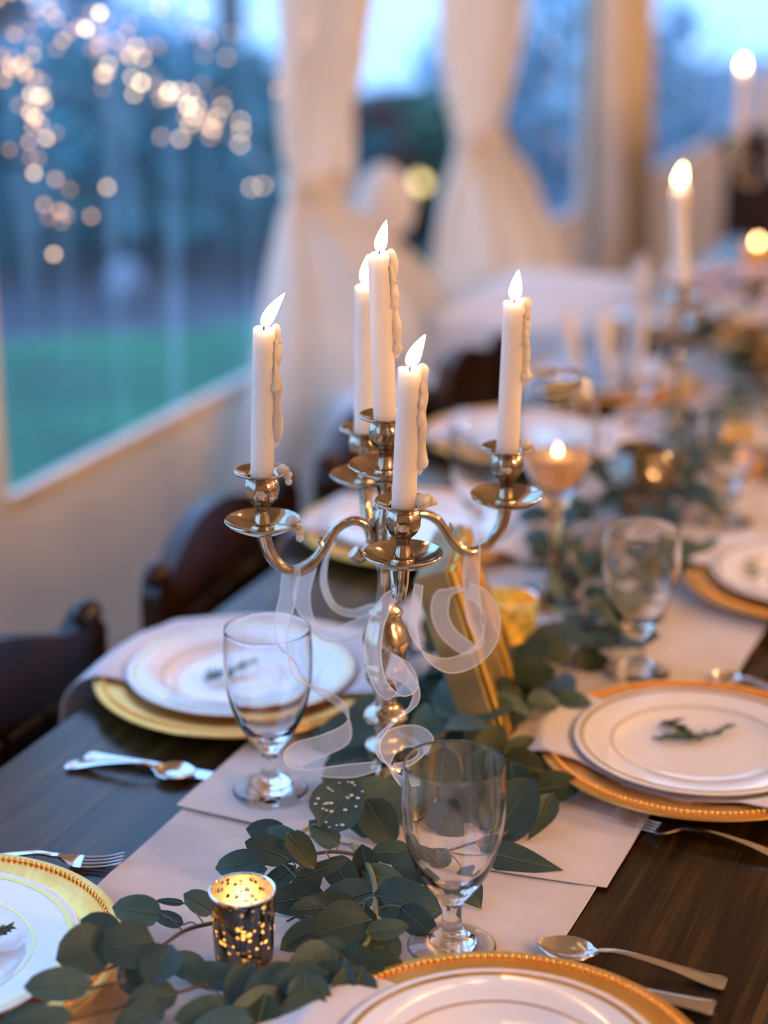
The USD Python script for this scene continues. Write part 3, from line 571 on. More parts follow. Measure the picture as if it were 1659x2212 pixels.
# ------------------------------------------------------------------ candles
def candle_mesh(h, r, seed, lip):
    n = 28; zs = np.concatenate([np.linspace(0, h - .006, 18), [h - .003, h - .0015]]); a = np.arange(n) * 2 * pi / n
    rr = np.random.default_rng(seed); ph = rr.uniform(0, 6)
    rows = []
    for z in zs:
        rad = r * (1 - .06 * z / h) * (1 + .006 * np.sin(z * 90 + ph)) + 0 * a
        top = np.clip((z - (h - .008)) / .008, 0, 1)
        rows.append(np.stack([rad * np.cos(a), rad * np.sin(a), z + top * (.002 * np.sin(2 * a + ph) + lip * np.clip(np.cos(a), 0, 1) ** 5)], -1))
    last = rows[-1].copy()
    for s, dz in ((.86, .0006), (.7, -.0028), (.4, -.0048), (.02, -.0052)):
        q = last.copy(); q[:, :2] *= s; q[:, 2] = h + dz + (q[:, 2] - h) * max(0, s - .4); rows.append(q)
    return np.array(rows).reshape(-1, 3), grid_faces(len(rows), n, True)
def flame_mesh(h, w, lean, ax):
    t = np.linspace(0, 1, 15); rad = w / 2 * np.clip(np.sin(pi * t ** .62) ** .75, 0, 1) * (1 - .2 * t); rad[0] = rad[-1] = .0001
    p = np.array([ax * lean * h * (u ** 1.3) + np.array([0, 0, u * h]) for u in t]); return tube(p, rad, 14)
def candle(label, base, top, r=.0108, seed=0, drip=.6, lean=.35, fh=.028, fw_=.0122, lip=.0062, group=None, flame=True, side=1):
    """base and top: 3D points of the wax column's axis."""
    base, top = np.asarray(base, float), np.asarray(top, float); ax = nrm(top - base); h = np.linalg.norm(top - base)
    X = nrm(rt - ax * (rt @ ax)); R = np.stack([X, np.cross(ax, X), ax], 1)
    t = thing('taper_candle', label, 'candle', base, 0, group); rr = np.random.default_rng(seed)
    v, f = candle_mesh(h, r, seed, lip); obj('wax_body', (v @ R.T, f), M['wax'], t, smooth=50)
    if drip:
        runs = []
        for j, (az, l0, l1, w) in enumerate(((.05, -.002, drip, .0052), (.5, .004, drip * .8, .0036), (-.45, .01, drip * .55, .0032), (.22, .006, drip * 1.06, .0026))):
            n = 26; zz = np.linspace(h + .003 if j == 0 else h - l0, h - l1 * h, n); rad = w * (1 + .26 * np.sin(np.linspace(0, 21, n) + rr.uniform(0, 6)) * rr.uniform(.4, 1)); rad[-1] *= .5; rad[-2] *= 1.15; rad[-3] *= 1.2; rad[0] *= .5
            out = r * .93 + w * .10 + .0022 * np.clip(np.linspace(-.9, 1.1, n), 0, 1)
            P = np.stack([out * np.cos(az + .15 * np.sin(zz * 60)) * side, out * np.sin(az + .15 * np.sin(zz * 60)), zz], 1); runs.append(tube(P, rad, 8))
        for k in range(4): runs.append(blob((r * 1.15, rr.normal() * .003, h * (1 - drip * rr.uniform(.1, .9))), .0034, 1, .2, 2, k))
        obj('wax_drip', (lambda m: (np.asarray(m[0]) @ R.T, m[1]))(join(*runs)), M['wax'], t, smooth=True)
    if flame:
        w0 = np.array([0, 0, h - .006]) @ R.T
        obj('wick', tube(spl([w0, w0 + [0, 0, .007], w0 + X * .002 + [0, 0, .014]], 8), .0007, 6), M['wick'], t)
        flame_obj(t, flame_mesh(fh, fw_, lean, rt), w0 + np.array([0, 0, .0065]))
    return t
def flame_obj(t, m, at):
    v = np.asarray(m[0]); h = (v[:, 2] - v[:, 2].min()) / np.ptp(v[:, 2]); obj('flame', move(m, at), M['flame'], t, smooth=True, uv=np.stack([h * 0 + .5, h], 1))
# ------------------------------------------------------------------ candelabra
def spool(t, x, y, z0, k=1.0, sub='candle_holder'):
    """drip pan, stem, ornamented cup and rim, pan rim at z0."""
    pan = [(0, -.010), (.010, -.0100), (.020, -.0075), (.030, -.0025), (.0335, .0004), (.0345, .0012), (.0350, .0004), (.0340, -.0012), (.0300, -.0042), (.020, -.0095), (.009, -.0128), (0, -.013)]
    cup = [(.0105, -.010), (.0105, -.006), (.0092, -.0045), (.0085, -.001), (.0065, .006), (.0062, .0105), (.0078, .0150), (.0115, .0185), (.0142, .023), (.0155, .029), (.0158, .034), (.0146, .0385), (.0135, .0405), (.016, .0425), (.0215, .0445), (.0248, .0465), (.0252, .0478), (.0240, .0482), (.0190, .0462), (.0128, .0440), (.0118, .0400), (.0112, .030), (0, .030)]
    p = obj('drip_pan', move(lathe(np.array(pan) * k, 56), (x, y, z0)), M['silver'], t, smooth=45)
    mod = lambda z, a: 1 + (.035 * math.cos(8 * a) + .02 * math.cos(16 * a + z * 900)) * max(0, 1 - abs(z / k - .0285) / .010)
    obj('cup', move(lathe(spl(np.array(cup) * k, 60), 56, mod), (x, y, z0)), M['silver'], p, smooth=45)
def candelabra(label, cx, cy, z, rot, arms, wax=True):
    t = thing('candelabra', label, 'candelabra', (cx, cy, z), rot)
    prof = [(0, 0), (.052, 0), (.054, .003), (.052, .007), (.046, .010), (.038, .014), (.034, .020), (.026, .027), (.017, .033), (.013, .040), (.0125, .048), (.018, .053), (.0205, .057), (.018, .061), (.0115, .065), (.010, .072), (.0135, .078), (.020, .084), (.0215, .089), (.0185, .095), (.0120, .100), (.0110, .108), (.0128, .118), (.0185, .126), (.0205, .131), (.019, .137), (.0205, .141), (.0185, .147), (.0195, .153), (.0215, .160), (.0228, .168), (.020, .178), (.0155, .188), (.0150, .193), (.0165, .196), (.0130, .199), (.0092, .208), (.0078, .225), (.0085, .240),
            (.0115, .248), (.020, .252), (.0225, .256), (.020, .260), (.0125, .264), (.0105, .272), (.0120, .282), (.0105, .292), (.0078, .300), (.0075, .312), (.0095, .322), (.011, .328), (0, .331)]
    obj('column', lathe(spl(prof, 170), 48), M['silver'], t, smooth=50)
    spool(t, 0, 0, .341)
    for a, r in arms:
        u = np.array([math.cos(a), math.sin(a), 0]); k = r / .115
        pts = [(.031, .2585), (.024, .2530), (.0165, .2600), (.0140, .2720), (.0200, .2850), (.0330, .2890), (.0480, .2810), (.0600, .2620), (.0720, .2480), (.0860, .2440), (.1000, .2510), (.1100, .2660), (.1150, .2850)]
        P = spl([u * (q * k) + np.array([0, 0, h]) for q, h in pts], 64)
        rad = np.interp(np.linspace(0, 1, 64), [0, .05, .15, .4, .6, .8, 1], [.0066, .0060, .0050, .0044, .0048, .0050, .0064])
        A = obj('arm', tube(P, rad, 12), M['silver'], t, smooth=50)
        q = P[36]; obj('leaf_spur', tube(spl([q + [0, 0, .002], q + u * .004 + [0, 0, .007], q + u * .002 + [0, 0, .012]], 7), np.linspace(.0035, .0008, 7), 8), M['silver'], A)
        spool(t, *(u * r)[:2], .2965)
    return t
CX, CY, CZ0 = -.630, 1.503, RT - .0005
ARMS = [(math.radians(217), .116), (math.radians(300), .118), (math.radians(45), .124), (math.radians(123), .114)]
cd = candelabra('five-armed silver candelabra with ribbons in the middle of the table', CX, CY, CZ0, 0, ARMS)
def cup_top(i, r=None): a, r = ARMS[i]; return np.array([CX + r * math.cos(a), CY + r * math.sin(a), CZ0 + .2965 + .030])
def up_to(b, py, dx): # top at the picture height py, leaning dx pixels to the right
    D = (b - EYE) @ fw; q = EYE + (b - EYE); h = .2
    for _ in range(6):
        p = b + [0, 0, h]; s = H / 2 - F * ((p - EYE) @ up) / ((p - EYE) @ fw); h += (s - py) * ((p - EYE) @ fw) / F / .95
    return b + np.array([0, 0, h]) + rt * dx * D / F
b = cup_top(0); candle('dripping taper candle on the left arm of the candelabra', b, up_to(b, 708, 12), seed=1, drip=.70, lean=.62, fh=.031)
b = cup_top(1); candle('dripping taper candle on the front arm of the candelabra, lowest flame', b, up_to(b, 795, 14), seed=2, drip=.66, lean=.45)
b = cup_top(2); candle('dripping taper candle on the right arm of the candelabra', b, up_to(b, 650, 8), seed=3, drip=.48, lean=.12)
b = cup_top(3); candle('taper candle on the back arm, mostly hidden behind the middle one', b, up_to(b, 615, 2), seed=4, drip=.3, lean=.1)
b = np.array([CX, CY, CZ0 + .341 + .030]); candle('tallest taper candle in the centre of the candelabra', b, up_to(b, 546, -14), seed=5, drip=.55, lean=.22, fh=.029)
# spilled wax on cups and pans
def wax_spill(label, c, pts, seed):
    t = thing('wax_spill', label, 'wax', c); obj('wax', join(*[blob(np.array(p), r, 2, .22, 2, seed + i) for i, (p, r) in enumerate(pts)]), M['wax'], t, smooth=True)
for i, lab, pts in ((1, 'clump of spilled wax on the rim of the front cup', [((.017, -.004, .0185), .0065), ((.023, 0, .0175), .0048), ((.020, .006, .0185), .005), ((.0265, .002, .0165), .0036)]),
               (0, 'small clump of spilled wax on the rim of the left cup', [((.019, 0, .018), .0055), ((.0235, -.002, .014), .0042), ((.0245, -.003, .008), .0032)]),
               (0, 'drip of spilled wax over the edge of the left pan', [((.027, -.004, -.030), .0065), ((.030, -.003, -.0345), .005), ((.0335, -.004, -.038), .0048), ((.034, -.004, -.0455), .0038)]),
               (2, 'small clump of spilled wax on the right cup', [((.017, .004, .0185), .005), ((.020, .008, .018), .0038)])):
    c = cup_top(i); wax_spill(lab, c, [((rt * p[0] + np.array([-rt[1], rt[0], 0]) * p[1] + np.array([0, 0, p[2]])), r) for p, r in pts], 40 + len(lab))

# second candelabra far off at the right edge
c2x, c2y = -.715, 3.98
A2 = [(math.radians(205), .12), (math.radians(300), .12), (math.radians(25), .12), (math.radians(118), .12)]
c2x, c2y = -.742, 4.02
candelabra('second silver candelabra at the far right, only its left arms in view', c2x, c2y, RT, 0, A2)
for i, ((a, r), hh, w) in enumerate(zip(A2, (.155, .15, .165, .15), ('left', 'front', 'right', 'back'))):
    b = np.array([c2x + r * math.cos(a), c2y + r * math.sin(a), RT + .3265]); candle(f'taper candle on the {w} arm of the far candelabra', b, b + [0, 0, hh], seed=20 + i, drip=.3, lean=.1)
b = np.array([c2x, c2y, RT + .371]); candle('taper candle in the centre of the far candelabra', b, b + [0, 0, .16], seed=26, drip=.3, lean=.1)
# tall single candlestick
sx, sy = -.650, 2.704
t = thing('candlestick', 'tall slim single candlestick behind the speckled glass', 'candlestick', (sx, sy, RT))
obj('stick', lathe(spl([(0, 0), (.035, 0), (.036, .004), (.030, .009), (.014, .016), (.007, .03), (.0055, .06), (.009, .07), (.0055, .08), (.005, .16), (.0085, .172), (.0055, .184), (.005, .24), (.009, .252), (.0125, .262), (.0125, .282), (.0108, .283), (.0108, .27), (0, .27)], 90), 32), M['silver'], t)
obj('drip_ring', lathe([(.012, .262), (.022, .264), (.023, .266), (.012, .266)], 32), M['silver'], t)
b = np.array([sx, sy, RT + .270]); candle('single taper candle on the tall slim candlestick', b, (-.663, 2.700, 1.186), seed=9, drip=.2, lean=.15, fh=.034, fw_=.015)

# ------------------------------------------------------------------ candle glasses
def tealight(t, z, r, glow=True, h=.012, lean=.1):
    w = obj('wax', lathe([(0, z - .004), (r, z - .004), (r, z + h - .002), (r * .95, z + h), (r * .5, z + h - .001), (0, z + h - .0015)], 32), M['wax'], t)
    obj('wick', tube([(0, 0, z + h - .002), (.001, 0, z + h + .006)], .0007, 6), M['wick'], t)
    flame_obj(t, flame_mesh(.020, .0095, lean, rt), (0, 0, z + h + .002))
def votive(name, label, x, y, z, r0, r1, h, m, wz=.012):
    t = thing(name, label, 'candle holder', (x, y, z))
    pr = [(0, .0008), (r0 * .86, 0), (r0 * .97, .0016), (r0, .005), (r1, h - .002), (r1 + .0003, h)]
    obj('cup', lathe(pr, 64), m, t, smooth=40)
    obj('lining', lathe([(r1 - .0008, h), (r1 - .0014, h - .002), (r0 - .0014, .008), (r0 * .85, .0065), (0, .006)], 64), M['mercury_lining'] if m == M['mercury'] else m, t, smooth=40, label='gold inner face')
    obj('rim', lathe([(r1 - .0018, h), (r1 - .0008, h + .0012), (r1 + .0004, h + .0008), (r1 + .0005, h - .0008)], 64), M['glass'], t, smooth=True)
    tealight(t, wz, r0 * .62)
    return t
VX, VY = -.626, 1.190
votive('votive_cup', 'speckled silver mercury glass candle cup among the leaves in front', VX, VY, RZ + .0062, .0245, .0272, .064, M['mercury'], .010)
votive('votive_cup', 'glowing gold glass candle cup behind the gilt frame', -.633, 1.872, RT, .031, .034, .078, M['gold_glass'], .010)
votive('votive_cup', 'glowing gold glass candle cup behind the goblet at the right edge', -.545, 2.70, RT, .028, .031, .07, M['gold_glass'], .010)
votive('votive_cup', 'small glowing gold candle cup far down the table beyond the roses', *onz(1632, 585, TZ)[:2], RT, .028, .031, .06, M['gold_glass'], .040)
t = votive('mercury_jar', 'large rounded speckled glass jar glowing behind the right goblet', -.635, 2.45, RT, .03, .034, .02, M['mercury'], .012)
obj('bowl', lathe(spl([(.032, .004), (.045, .015), (.052, .04), (.050, .065), (.042, .085), (.036, .094), (.038, .098), (.036, .098), (.034, .094), (.040, .085), (.048, .065), (.050, .04), (.043, .016), (.030, .007)], 60), 48), M['mercury'], t, smooth=True)
t = thing('globe_candle_holder', 'clear glass globe candle holder on a tall amber stem', 'candle holder', (-.641, 2.068, RT))
obj('stem', lathe(spl([(0, 0), (.036, 0), (.037, .003), (.02, .008), (.007, .016), (.0055, .04), (.009, .055), (.006, .065), (.0055, .09), (.010, .108), (.0065, .116), (.012, .124), (.018, .130), (.014, .134), (0, .134)], 70), 40), M['amber'], t, smooth=True)
obj('globe', lathe(spl([(0, .134), (.013, .136), (.020, .142), (.030, .158), (.042, .185), (.0485, .215), (.0485, .245), (.044, .27), (.033, .290), (.0322, .2905), (.0430, .27), (.0476, .245), (.0476, .215), (.0411, .186), (.0288, .160), (.016, .147), (0, .144)], 90), 56), M['glass'], t, smooth=True)
obj('wax', lathe([(0, .146), (.014, .148), (.026, .160), (.036, .178), (.0395, .188), (.037, .190), (.02, .189), (0, .189)], 40), M['wax_amber'], t)
obj('wick', tube([(0, 0, .188), (.001, 0, .197)], .0008, 6), M['wick'], t); flame_obj(t, flame_mesh(.016, .010, .1, rt), (0, 0, .190))

# ------------------------------------------------------------------ gilt frame on an easel
t = thing('gilt_frame', 'gilt picture frame leaning edge-on behind the candelabra', 'picture frame', (-.583, 1.70, TZ + .006))
lean = math.radians(-17.5); Rl = trimesh.transformations.rotation_matrix(lean, [0, 1, 0])[:3, :3]; Rz = trimesh.transformations.rotation_matrix(math.radians(14), [0, 0, 1])[:3, :3]
def fr(m): return np.asarray(m[0]) @ Rl.T @ Rz.T, m[1]
fwid, fh_ = .15, .205
def bar(y0, y1, z0, z1):
    return box(-.020, .014, y0, y1, z0, z1, .002)
for y0, y1, z0, z1 in ((-.075, -.045, 0, fh_), (.045, .075, 0, fh_), (-.045, .045, 0, .03), (-.045, .045, fh_ - .03, fh_)):
    rail = obj('frame_rail', fr(bar(y0, y1, z0, z1)), M['gold_old'], t)
    lip = box(.014, .021, y0 + .003, y1 - .003, z0 + .003, z1 - .003, .002); obj('bright_lip', fr(lip), M['gold_bright'], rail)
    ridge = box(-.024, -.020, y0 + .010, y1 - .010, z0 + .006, z1 - .006, .001); obj('back_ridge', fr(ridge), M['gold_old'], rail)
obj('backing', fr(box(-.006, -.002, -.045, .045, .03, fh_ - .03)), M['napkin'], t)
t = thing('easel', 'small black easel holding the gilt frame', 'easel', (-.583, 1.70, TZ + .004))
for y in (-.03, .03): obj('leg', fr(box(-.031, -.025, y - .004, y + .004, 0, .17, .001)), M['black'], t)
obj('back_leg', (np.asarray(tube([(-.026, -.01, .13), (-.072, -.012, .002)], .0055, 8)[0]) @ Rz.T, tube([(-.026, -.01, .13), (-.072, -.012, .002)], .0055, 8)[1]), M['black'], t)
obj('ledge', fr(box(-.031, .02, -.05, .05, -.004, .0, .001)), M['black'], t)

# ------------------------------------------------------------------ ribbons
def ribbon(t, pts, w=.020, axis=nrm(.70 * rt + .42 * np.array([0, 0, 1.0]) - .62 * np.array([fw[0], fw[1], 0])), axis2=None):
    """pts: (px, py, depth, turn): a band through these points; turn twists it about its run, 1 is a quarter turn."""
    P = np.array([atd(a, b, d) for a, b, d, _ in pts]); n = 16 * len(pts); C = spl(P, n); tn = spl(np.array([[q[3], 0, 0] for q in pts]), n)[:, 0]
    T = np.gradient(C, axis=0); T /= np.linalg.norm(T, axis=1, keepdims=True) + 1e-12
    U = np.linspace(-1, 1, 9); G = np.zeros((n, 9, 3)); prev = None
    for i in range(n):
        ax = nrm(axis + ((np.asarray(axis2) - axis) * np.clip((i / n - .35) / .25, 0, 1) if axis2 is not None else 0)); s = ax - T[i] * (ax @ T[i])      # the width lies along the curl's axis, as in a ribbon pulled off its spool
        if np.linalg.norm(s) < .2: s = prev if prev is not None else rt
        s = nrm(s - T[i] * (s @ T[i]))
        if prev is not None and s @ prev < 0: s = -s
        prev = nrm(.5 * s + (.5 * prev if prev is not None else 0)) if prev is not None else s
        d = nrm(prev - T[i] * (prev @ T[i])); a = tn[i] * pi / 2; q = math.cos(a) * d + math.sin(a) * np.cross(T[i], d)
        G[i] = C[i] + U[:, None] * q * w / 2
    f = grid_faces(n, 9)
    obj('band', (G.reshape(-1, 3), f), M['organza'], t, smooth=True)
    for k in (0, 8): obj('hem', tube(G[:, k], .00055, 5), M['organza_edge'], t, smooth=True)
ta = thing('organza_ribbon', 'sheer white ribbon draped over the left arm of the candelabra', 'ribbon')
ribbon(ta, [(668, 1215, 1.745, .1), (650, 1218, 1.72, .1), (632, 1228, 1.712, 0), (622, 1290, 1.715, .05), (608, 1350, 1.72, .1), (612, 1400, 1.72, .3), (640, 1450, 1.73, .7), (690, 1490, 1.75, .3), (745, 1530, 1.76, .3), (752, 1580, 1.75, .1), (700, 1610, 1.73, .1), (642, 1632, 1.72, .3), (640, 1655, 1.715, .6), (690, 1668, 1.715, .35), (760, 1665, 1.71, .2), (815, 1655, 1.71, .3)], w=.024, axis2=nrm([.15, -.25, 1.0]))
ribbon(ta, [(690, 1190, 1.77, .2), (668, 1225, 1.765, 0), (652, 1290, 1.765, 0), (672, 1345, 1.77, .2), (720, 1370, 1.775, .1), (780, 1352, 1.78, .05), (822, 1330, 1.785, .1)], w=.022, axis2=nrm([.1, -.3, 1.0]))
ribbon(ta, [(722, 1170, 1.79, .3), (704, 1210, 1.79, .6), (700, 1262, 1.79, .75), (722, 1310, 1.79, .7), (765, 1325, 1.79, .5), (812, 1312, 1.79, .3)], w=.014)
tbn = thing('organza_ribbon', 'sheer white ribbon looped round the candelabra column and curling down', 'ribbon')
ribbon(tbn, [(872, 1262, 1.70, .2), (842, 1290, 1.695, 0), (812, 1350, 1.69, 0), (806, 1420, 1.69, .05), (822, 1480, 1.69, .1), (852, 1505, 1.69, .05), (880, 1490, 1.70, .1), (868, 1455, 1.715, .2), (840, 1438, 1.725, .2)], w=.022)
ribbon(tbn, [(838, 1432, 1.725, .1), (866, 1450, 1.71, .1), (898, 1490, 1.70, .3), (890, 1525, 1.70, .3), (850, 1560, 1.70, .2), (822, 1590, 1.69, .2), (820, 1625, 1.68, .35), (850, 1655, 1.67, .6), (895, 1640, 1.68, .5), (918, 1612, 1.70, .5), (895, 1590, 1.72, .5), (850, 1600, 1.71, .45), (832, 1640, 1.69, .35), (862, 1685, 1.67, .3), (900, 1690, 1.67, .4)], w=.020, axis2=nrm([.1, -.1, 1.0]))
tcn = thing('organza_ribbon', 'sheer white ribbon falling from the right arm in wide loops', 'ribbon')
ribbon(tcn, [(1022, 1168, 1.79, .5), (1020, 1200, 1.765, 0), (1018, 1260, 1.765, 0), (1024, 1330, 1.765, 0), (1036, 1385, 1.765, .3), (1015, 1402, 1.765, .2), (970, 1370, 1.76, .1), (950, 1325, 1.755, .05), (960, 1285, 1.75, .1), (1000, 1270, 1.755, .2)], w=.019)
ribbon(tcn, [(905, 1262, 1.70, .2), (898, 1310, 1.70, .1), (892, 1360, 1.70, .2), (915, 1412, 1.705, .5), (965, 1438, 1.715, .75), (1020, 1422, 1.725, .65), (1056, 1382, 1.735, .4), (1062, 1330, 1.745, .15), (1040, 1290, 1.75, .2), (1010, 1275, 1.755, .3)], w=.016)

# ------------------------------------------------------------------ chairs
def make_chair(label, x, y, rz):
    t = thing('dining_chair', label, 'chair', (x, y, 0), rz, 'dark chairs along the left side')
    hw = .235; u = np.linspace(-1, 1, 61); yy = u * hw
    top = .752 + .055 * np.cos(u * pi / 2) ** 1.5 + .035 * np.exp(-((np.abs(u) - .90) / .075) ** 2)
    bot = .60 + .035 * np.cos(u * pi / 2) - .01 * np.exp(-((np.abs(u) - .92) / .08) ** 2)
    poly = [(a, b) for a, b in zip(yy, top)] + [(a, b) for a, b in zip(yy[::-1], bot[::-1])]
    v, f = extrude(poly, .026, 'x'); v = trimesh.remesh.subdivide(v, f)[0:2]; v, f = v
    v = v.copy(); v[:, 0] += -.03 * np.cos(v[:, 1] / hw * pi / 2); ob = obj('crest_rail', (v, f), M['chair_wood'], t)
    for s in (-1, 1): obj('ear_cap', blob((0, s * .212, .780), .022, 2, .08, 2, 3, (.75, 1.1, .8)), M['chair_wood'], t, smooth=True)
    for s in (-1, 1):
        obj('post', tube(spl([(.02, s * .20, 0), (.012, s * .20, .42), (0, s * .21, .70)], 12), [.017] * 4 + [.019] * 4 + [.017] * 4, 10), M['chair_wood'], t)
        obj('front_leg', tube(spl([(.42, s * .19, 0), (.415, s * .19, .2), (.41, s * .19, .43)], 10), np.linspace(.014, .021, 10), 10), M['chair_wood'], t)
        obj('side_stretcher', tube([(.02, s * .198, .18), (.415, s * .19, .18)], .010, 8), M['chair_wood'], t)
    for k in range(5): obj('slat', box(-.012, -.002, (k - 2) * .078 - .034, (k - 2) * .078 + .034, .50, .69, .003), M['chair_wood'], t)
    obj('lower_rail', box(-.012, .008, -.20, .20, .475, .51, .004), M['chair_wood'], t)
    obj('seat', box(-.01, .44, -.225, .225, .425, .46, .01), M['chair_wood'], t)
    return t
ch = make_chair('dark carved wooden chair at the left edge, nearest the viewer', -1.13, 1.555, 0)
for y, rz, lab in ((2.13, 3, 'dark carved wooden chair behind the left place setting, second from the viewer'), (2.66, 2, 'dark carved wooden chair left of the middle candle, third from the viewer'), (3.10, 4, 'dark carved wooden chair with a high curved back, farthest from the viewer')):
    dup(ch, lab, (-1.13, y, 0), rz)

# ------------------------------------------------------------------ eucalyptus
def leaf_mesh(L, Wd, kind, cup, n=9, m=7):
    t = np.linspace(0, 1, n)
    if kind == 'round': w = np.clip(np.sin(pi * t ** .85), 0, 1) ** .52 * (1 - .08 * t)
    elif kind == 'oval': w = np.clip(np.sin(pi * t ** .8), 0, 1) ** .75
    else: w = np.clip(np.sin(pi * t ** .62), 0, 1) ** 1.0
    w[0] = .03; w[-1] = .02
    u = np.linspace(-1, 1, m); P = np.zeros((n, m, 3))
    P[..., 0] = t[:, None] * L; P[..., 1] = w[:, None] * u * Wd / 2
    P[..., 2] = cup * Wd * (np.abs(u)[None, :] ** 1.5 * w[:, None]) - cup * .9 * L * (t[:, None] - .35) ** 2 + .004 * np.sin(u * 2.2 + t[:, None] * 3) * Wd * 8
    return P
class Branch:
    def __init__(self, label, stem, mat_stem='stem', r=.0016, name='eucalyptus_branch'):
        self.t = thing(name, label, 'greenery'); self.path = spl(np.array(stem), 10 * len(stem)); self.n = 0
        obj('stem', tube(self.path, np.linspace(r * 1.25, r * .7, len(self.path)), 7), M[mat_stem], self.t, smooth=True); self.ms = mat_stem
    def leaf(self, c, axis, nv, L, Wd, kind='round', m='leaf', cup=.12, vein=True, petiole=True, flecks=0):
        nv = nrm(nv); X = nrm(np.asarray(axis) - nv * (np.asarray(axis) @ nv)); R = np.stack([X, np.cross(nv, X), nv], 1); base = np.asarray(c) - X * L / 2
        P = leaf_mesh(L, Wd, kind, cup); V = P @ R.T + base
        low = V[..., 2].min()
        if low < TZ + .003: V = V + [0, 0, TZ + .003 - low]; base = base + [0, 0, TZ + .003 - low]
        lf = obj('leaf', (V.reshape(-1, 3), grid_faces(*P.shape[:2])), M[m], self.t, smooth=True)
        if vein: obj('midrib', tube(V[:-1, 3] + nv * .0003, np.linspace(.0007, .0003, len(V) - 1), 4), M['vein'], lf, smooth=True)
        if flecks:
            r = np.random.default_rng(5); fl = []
            for k in range(flecks):
                i, j = r.integers(1, 8), r.integers(1, 6); q = V[i, j] + (R @ [r.normal() * .002, r.normal() * .002, .0007]); fl.append(blob(q, r.uniform(.0012, .0022), 1, .3, 2, k, (1, 1, .5)))
            obj('pale_flecks', join(*fl), M['fleck'], lf, kind='stuff')
        if petiole:
            d = np.linalg.norm(self.path - base, axis=1); i = d.argmin()
            if .003 < d[i] < .075: obj('petiole', tube(spl([self.path[i], (self.path[i] + base) / 2 + [0, 0, .003], base], 6), .0008, 5), M[self.ms], self.t, smooth=True)
        self.n += 1
    def px(self, x, y, Lp, Wp, ang, z=.012, kind='round', m='leaf', face=.8, seed=None, cup=.12, flecks=0):
        c = onz(x, y, TZ + z); D = (c - EYE) @ fw; r = np.random.default_rng(int(x * 7 + y * 3) if seed is None else seed)
        a = math.radians(ang); ax = rt * math.cos(a) + up * math.sin(a)
        nv = face * nrm(EYE - c) + (1 - face) * np.array([0, 0, 1.0]) + r.normal(size=3) * .14
        self.leaf(c, ax, nv, Lp * 1.06 * D / F, Wp * 1.1 * D / F, kind, m, cup, flecks=flecks)
def st(pts, z): return [onz(x, y, TZ + (zz if (zz := (q[2] if len(q) > 2 else z)) else z)) for q in pts for x, y in [q[:2]]]
B = Branch('eucalyptus branch with a pale green stem curving right of the speckled candle cup', st([(760, 1825), (800, 1880), (812, 1960), (795, 2030), (735, 2090), (690, 2130), (620, 2175)], .022), 'stem', .0022)
for a in [(700, 1962, 150, 66, 190, .016), (735, 2003, 132, 104, 195, .03), (836, 2007, 92, 44, 10, .028), (880, 1952, 148, 98, -15, .022), (905, 2000, 100, 60, -40, .012), (780, 2100, 128, 98, -40, .02), (672, 2085, 118, 90, 215, .034), (640, 2132, 140, 92, 205, .03), (722, 2150, 120, 84, 250, .016), (838, 2055, 66, 60, -60, .008), (560, 2185, 150, 96, 200, .02), (670, 2190, 130, 90, 280, .014)]:
    B.px(*a[:5], z=a[5])
B = Branch('eucalyptus branch reaching left over the lower left charger', st([(480, 1990), (405, 2008), (345, 2045), (280, 2075), (190, 2110)], .03), 'stem_brown', .0016)
for a in [(296, 1968, 106, 68, 170, .036), (180, 2053, 116, 106, 200, .045), (274, 2042, 112, 100, 190, .05), (345, 2083, 94, 92, 250, .04), (125, 2128, 138, 74, 185, .042), (430, 1950, 72, 54, 150, .03), (368, 1948, 58, 16, 175, .022), (362, 1985, 70, 34, 160, .014)]:
    B.px(*a[:5], z=a[5])
B = Branch('eucalyptus branch in the lower left foreground below the candle cup', st([(560, 2090), (500, 2105), (400, 2140), (300, 2165), (150, 2205)], .016), 'stem_brown', .0015)
for a in [(455, 2108, 130, 60, 170, .02), (330, 2156, 106, 72, 200, .022), (440, 2190, 124, 72, 190, .022), (90, 2200, 130, 54, 185, .04), (520, 2080, 110, 34, 200, .010), (300, 2200, 120, 70, 210, .015), (520, 2150, 110, 70, 250, .012)]:
    B.px(*a[:5], z=a[5])
B = Branch('eucalyptus branch behind the speckled candle cup', st([(790, 1850), (720, 1840), (650, 1850), (590, 1862), (520, 1885)], .02), 'stem_brown', .0016)
for a in [(517, 1868, 102, 62, 190, .026), (530, 1888, 92, 50, 190, .02), (576, 1836, 94, 66, 160, .04), (612, 1822, 92, 70, 130, .036), (650, 1835, 90, 58, 310, .044), (575, 1795, 84, 50, 175, .034), (697, 1876, 116, 34, 15, .03), (600, 1900, 90, 44, 220, .014), (660, 1920, 100, 60, 250, .012), (740, 1905, 100, 66, 300, .010), (700, 1800, 80, 50, 140, .02)]:
    B.px(*a[:5], z=a[5])
B.px(652, 1838, 92, 52, 300, z=.048, m='leaf_olive')
B = Branch('eucalyptus branch with a flecked round leaf between the two near goblets', st([(640, 1805), (700, 1770), (760, 1745), (830, 1740), (880, 1760)], .024), 'stem', .0016)
B.px(733, 1735, 124, 112, 55, z=.045, flecks=26)
for a in [(812, 1742, 150, 130, 30, .03), (770, 1690, 110, 80, 80, .03), (845, 1842, 84, 52, 180, .018), (905, 1890, 66, 120, 260, .01), (820, 1800, 110, 80, -60, .012), (890, 1700, 110, 90, 60, .02)]:
    B.px(*a[:5], z=a[5])
B = Branch('eucalyptus branch right of the front goblet, one leaf pointing right', st([(960, 1860), (1040, 1830), (1090, 1800), (1140, 1770), (1180, 1740)], .012), 'stem_brown', .0015)
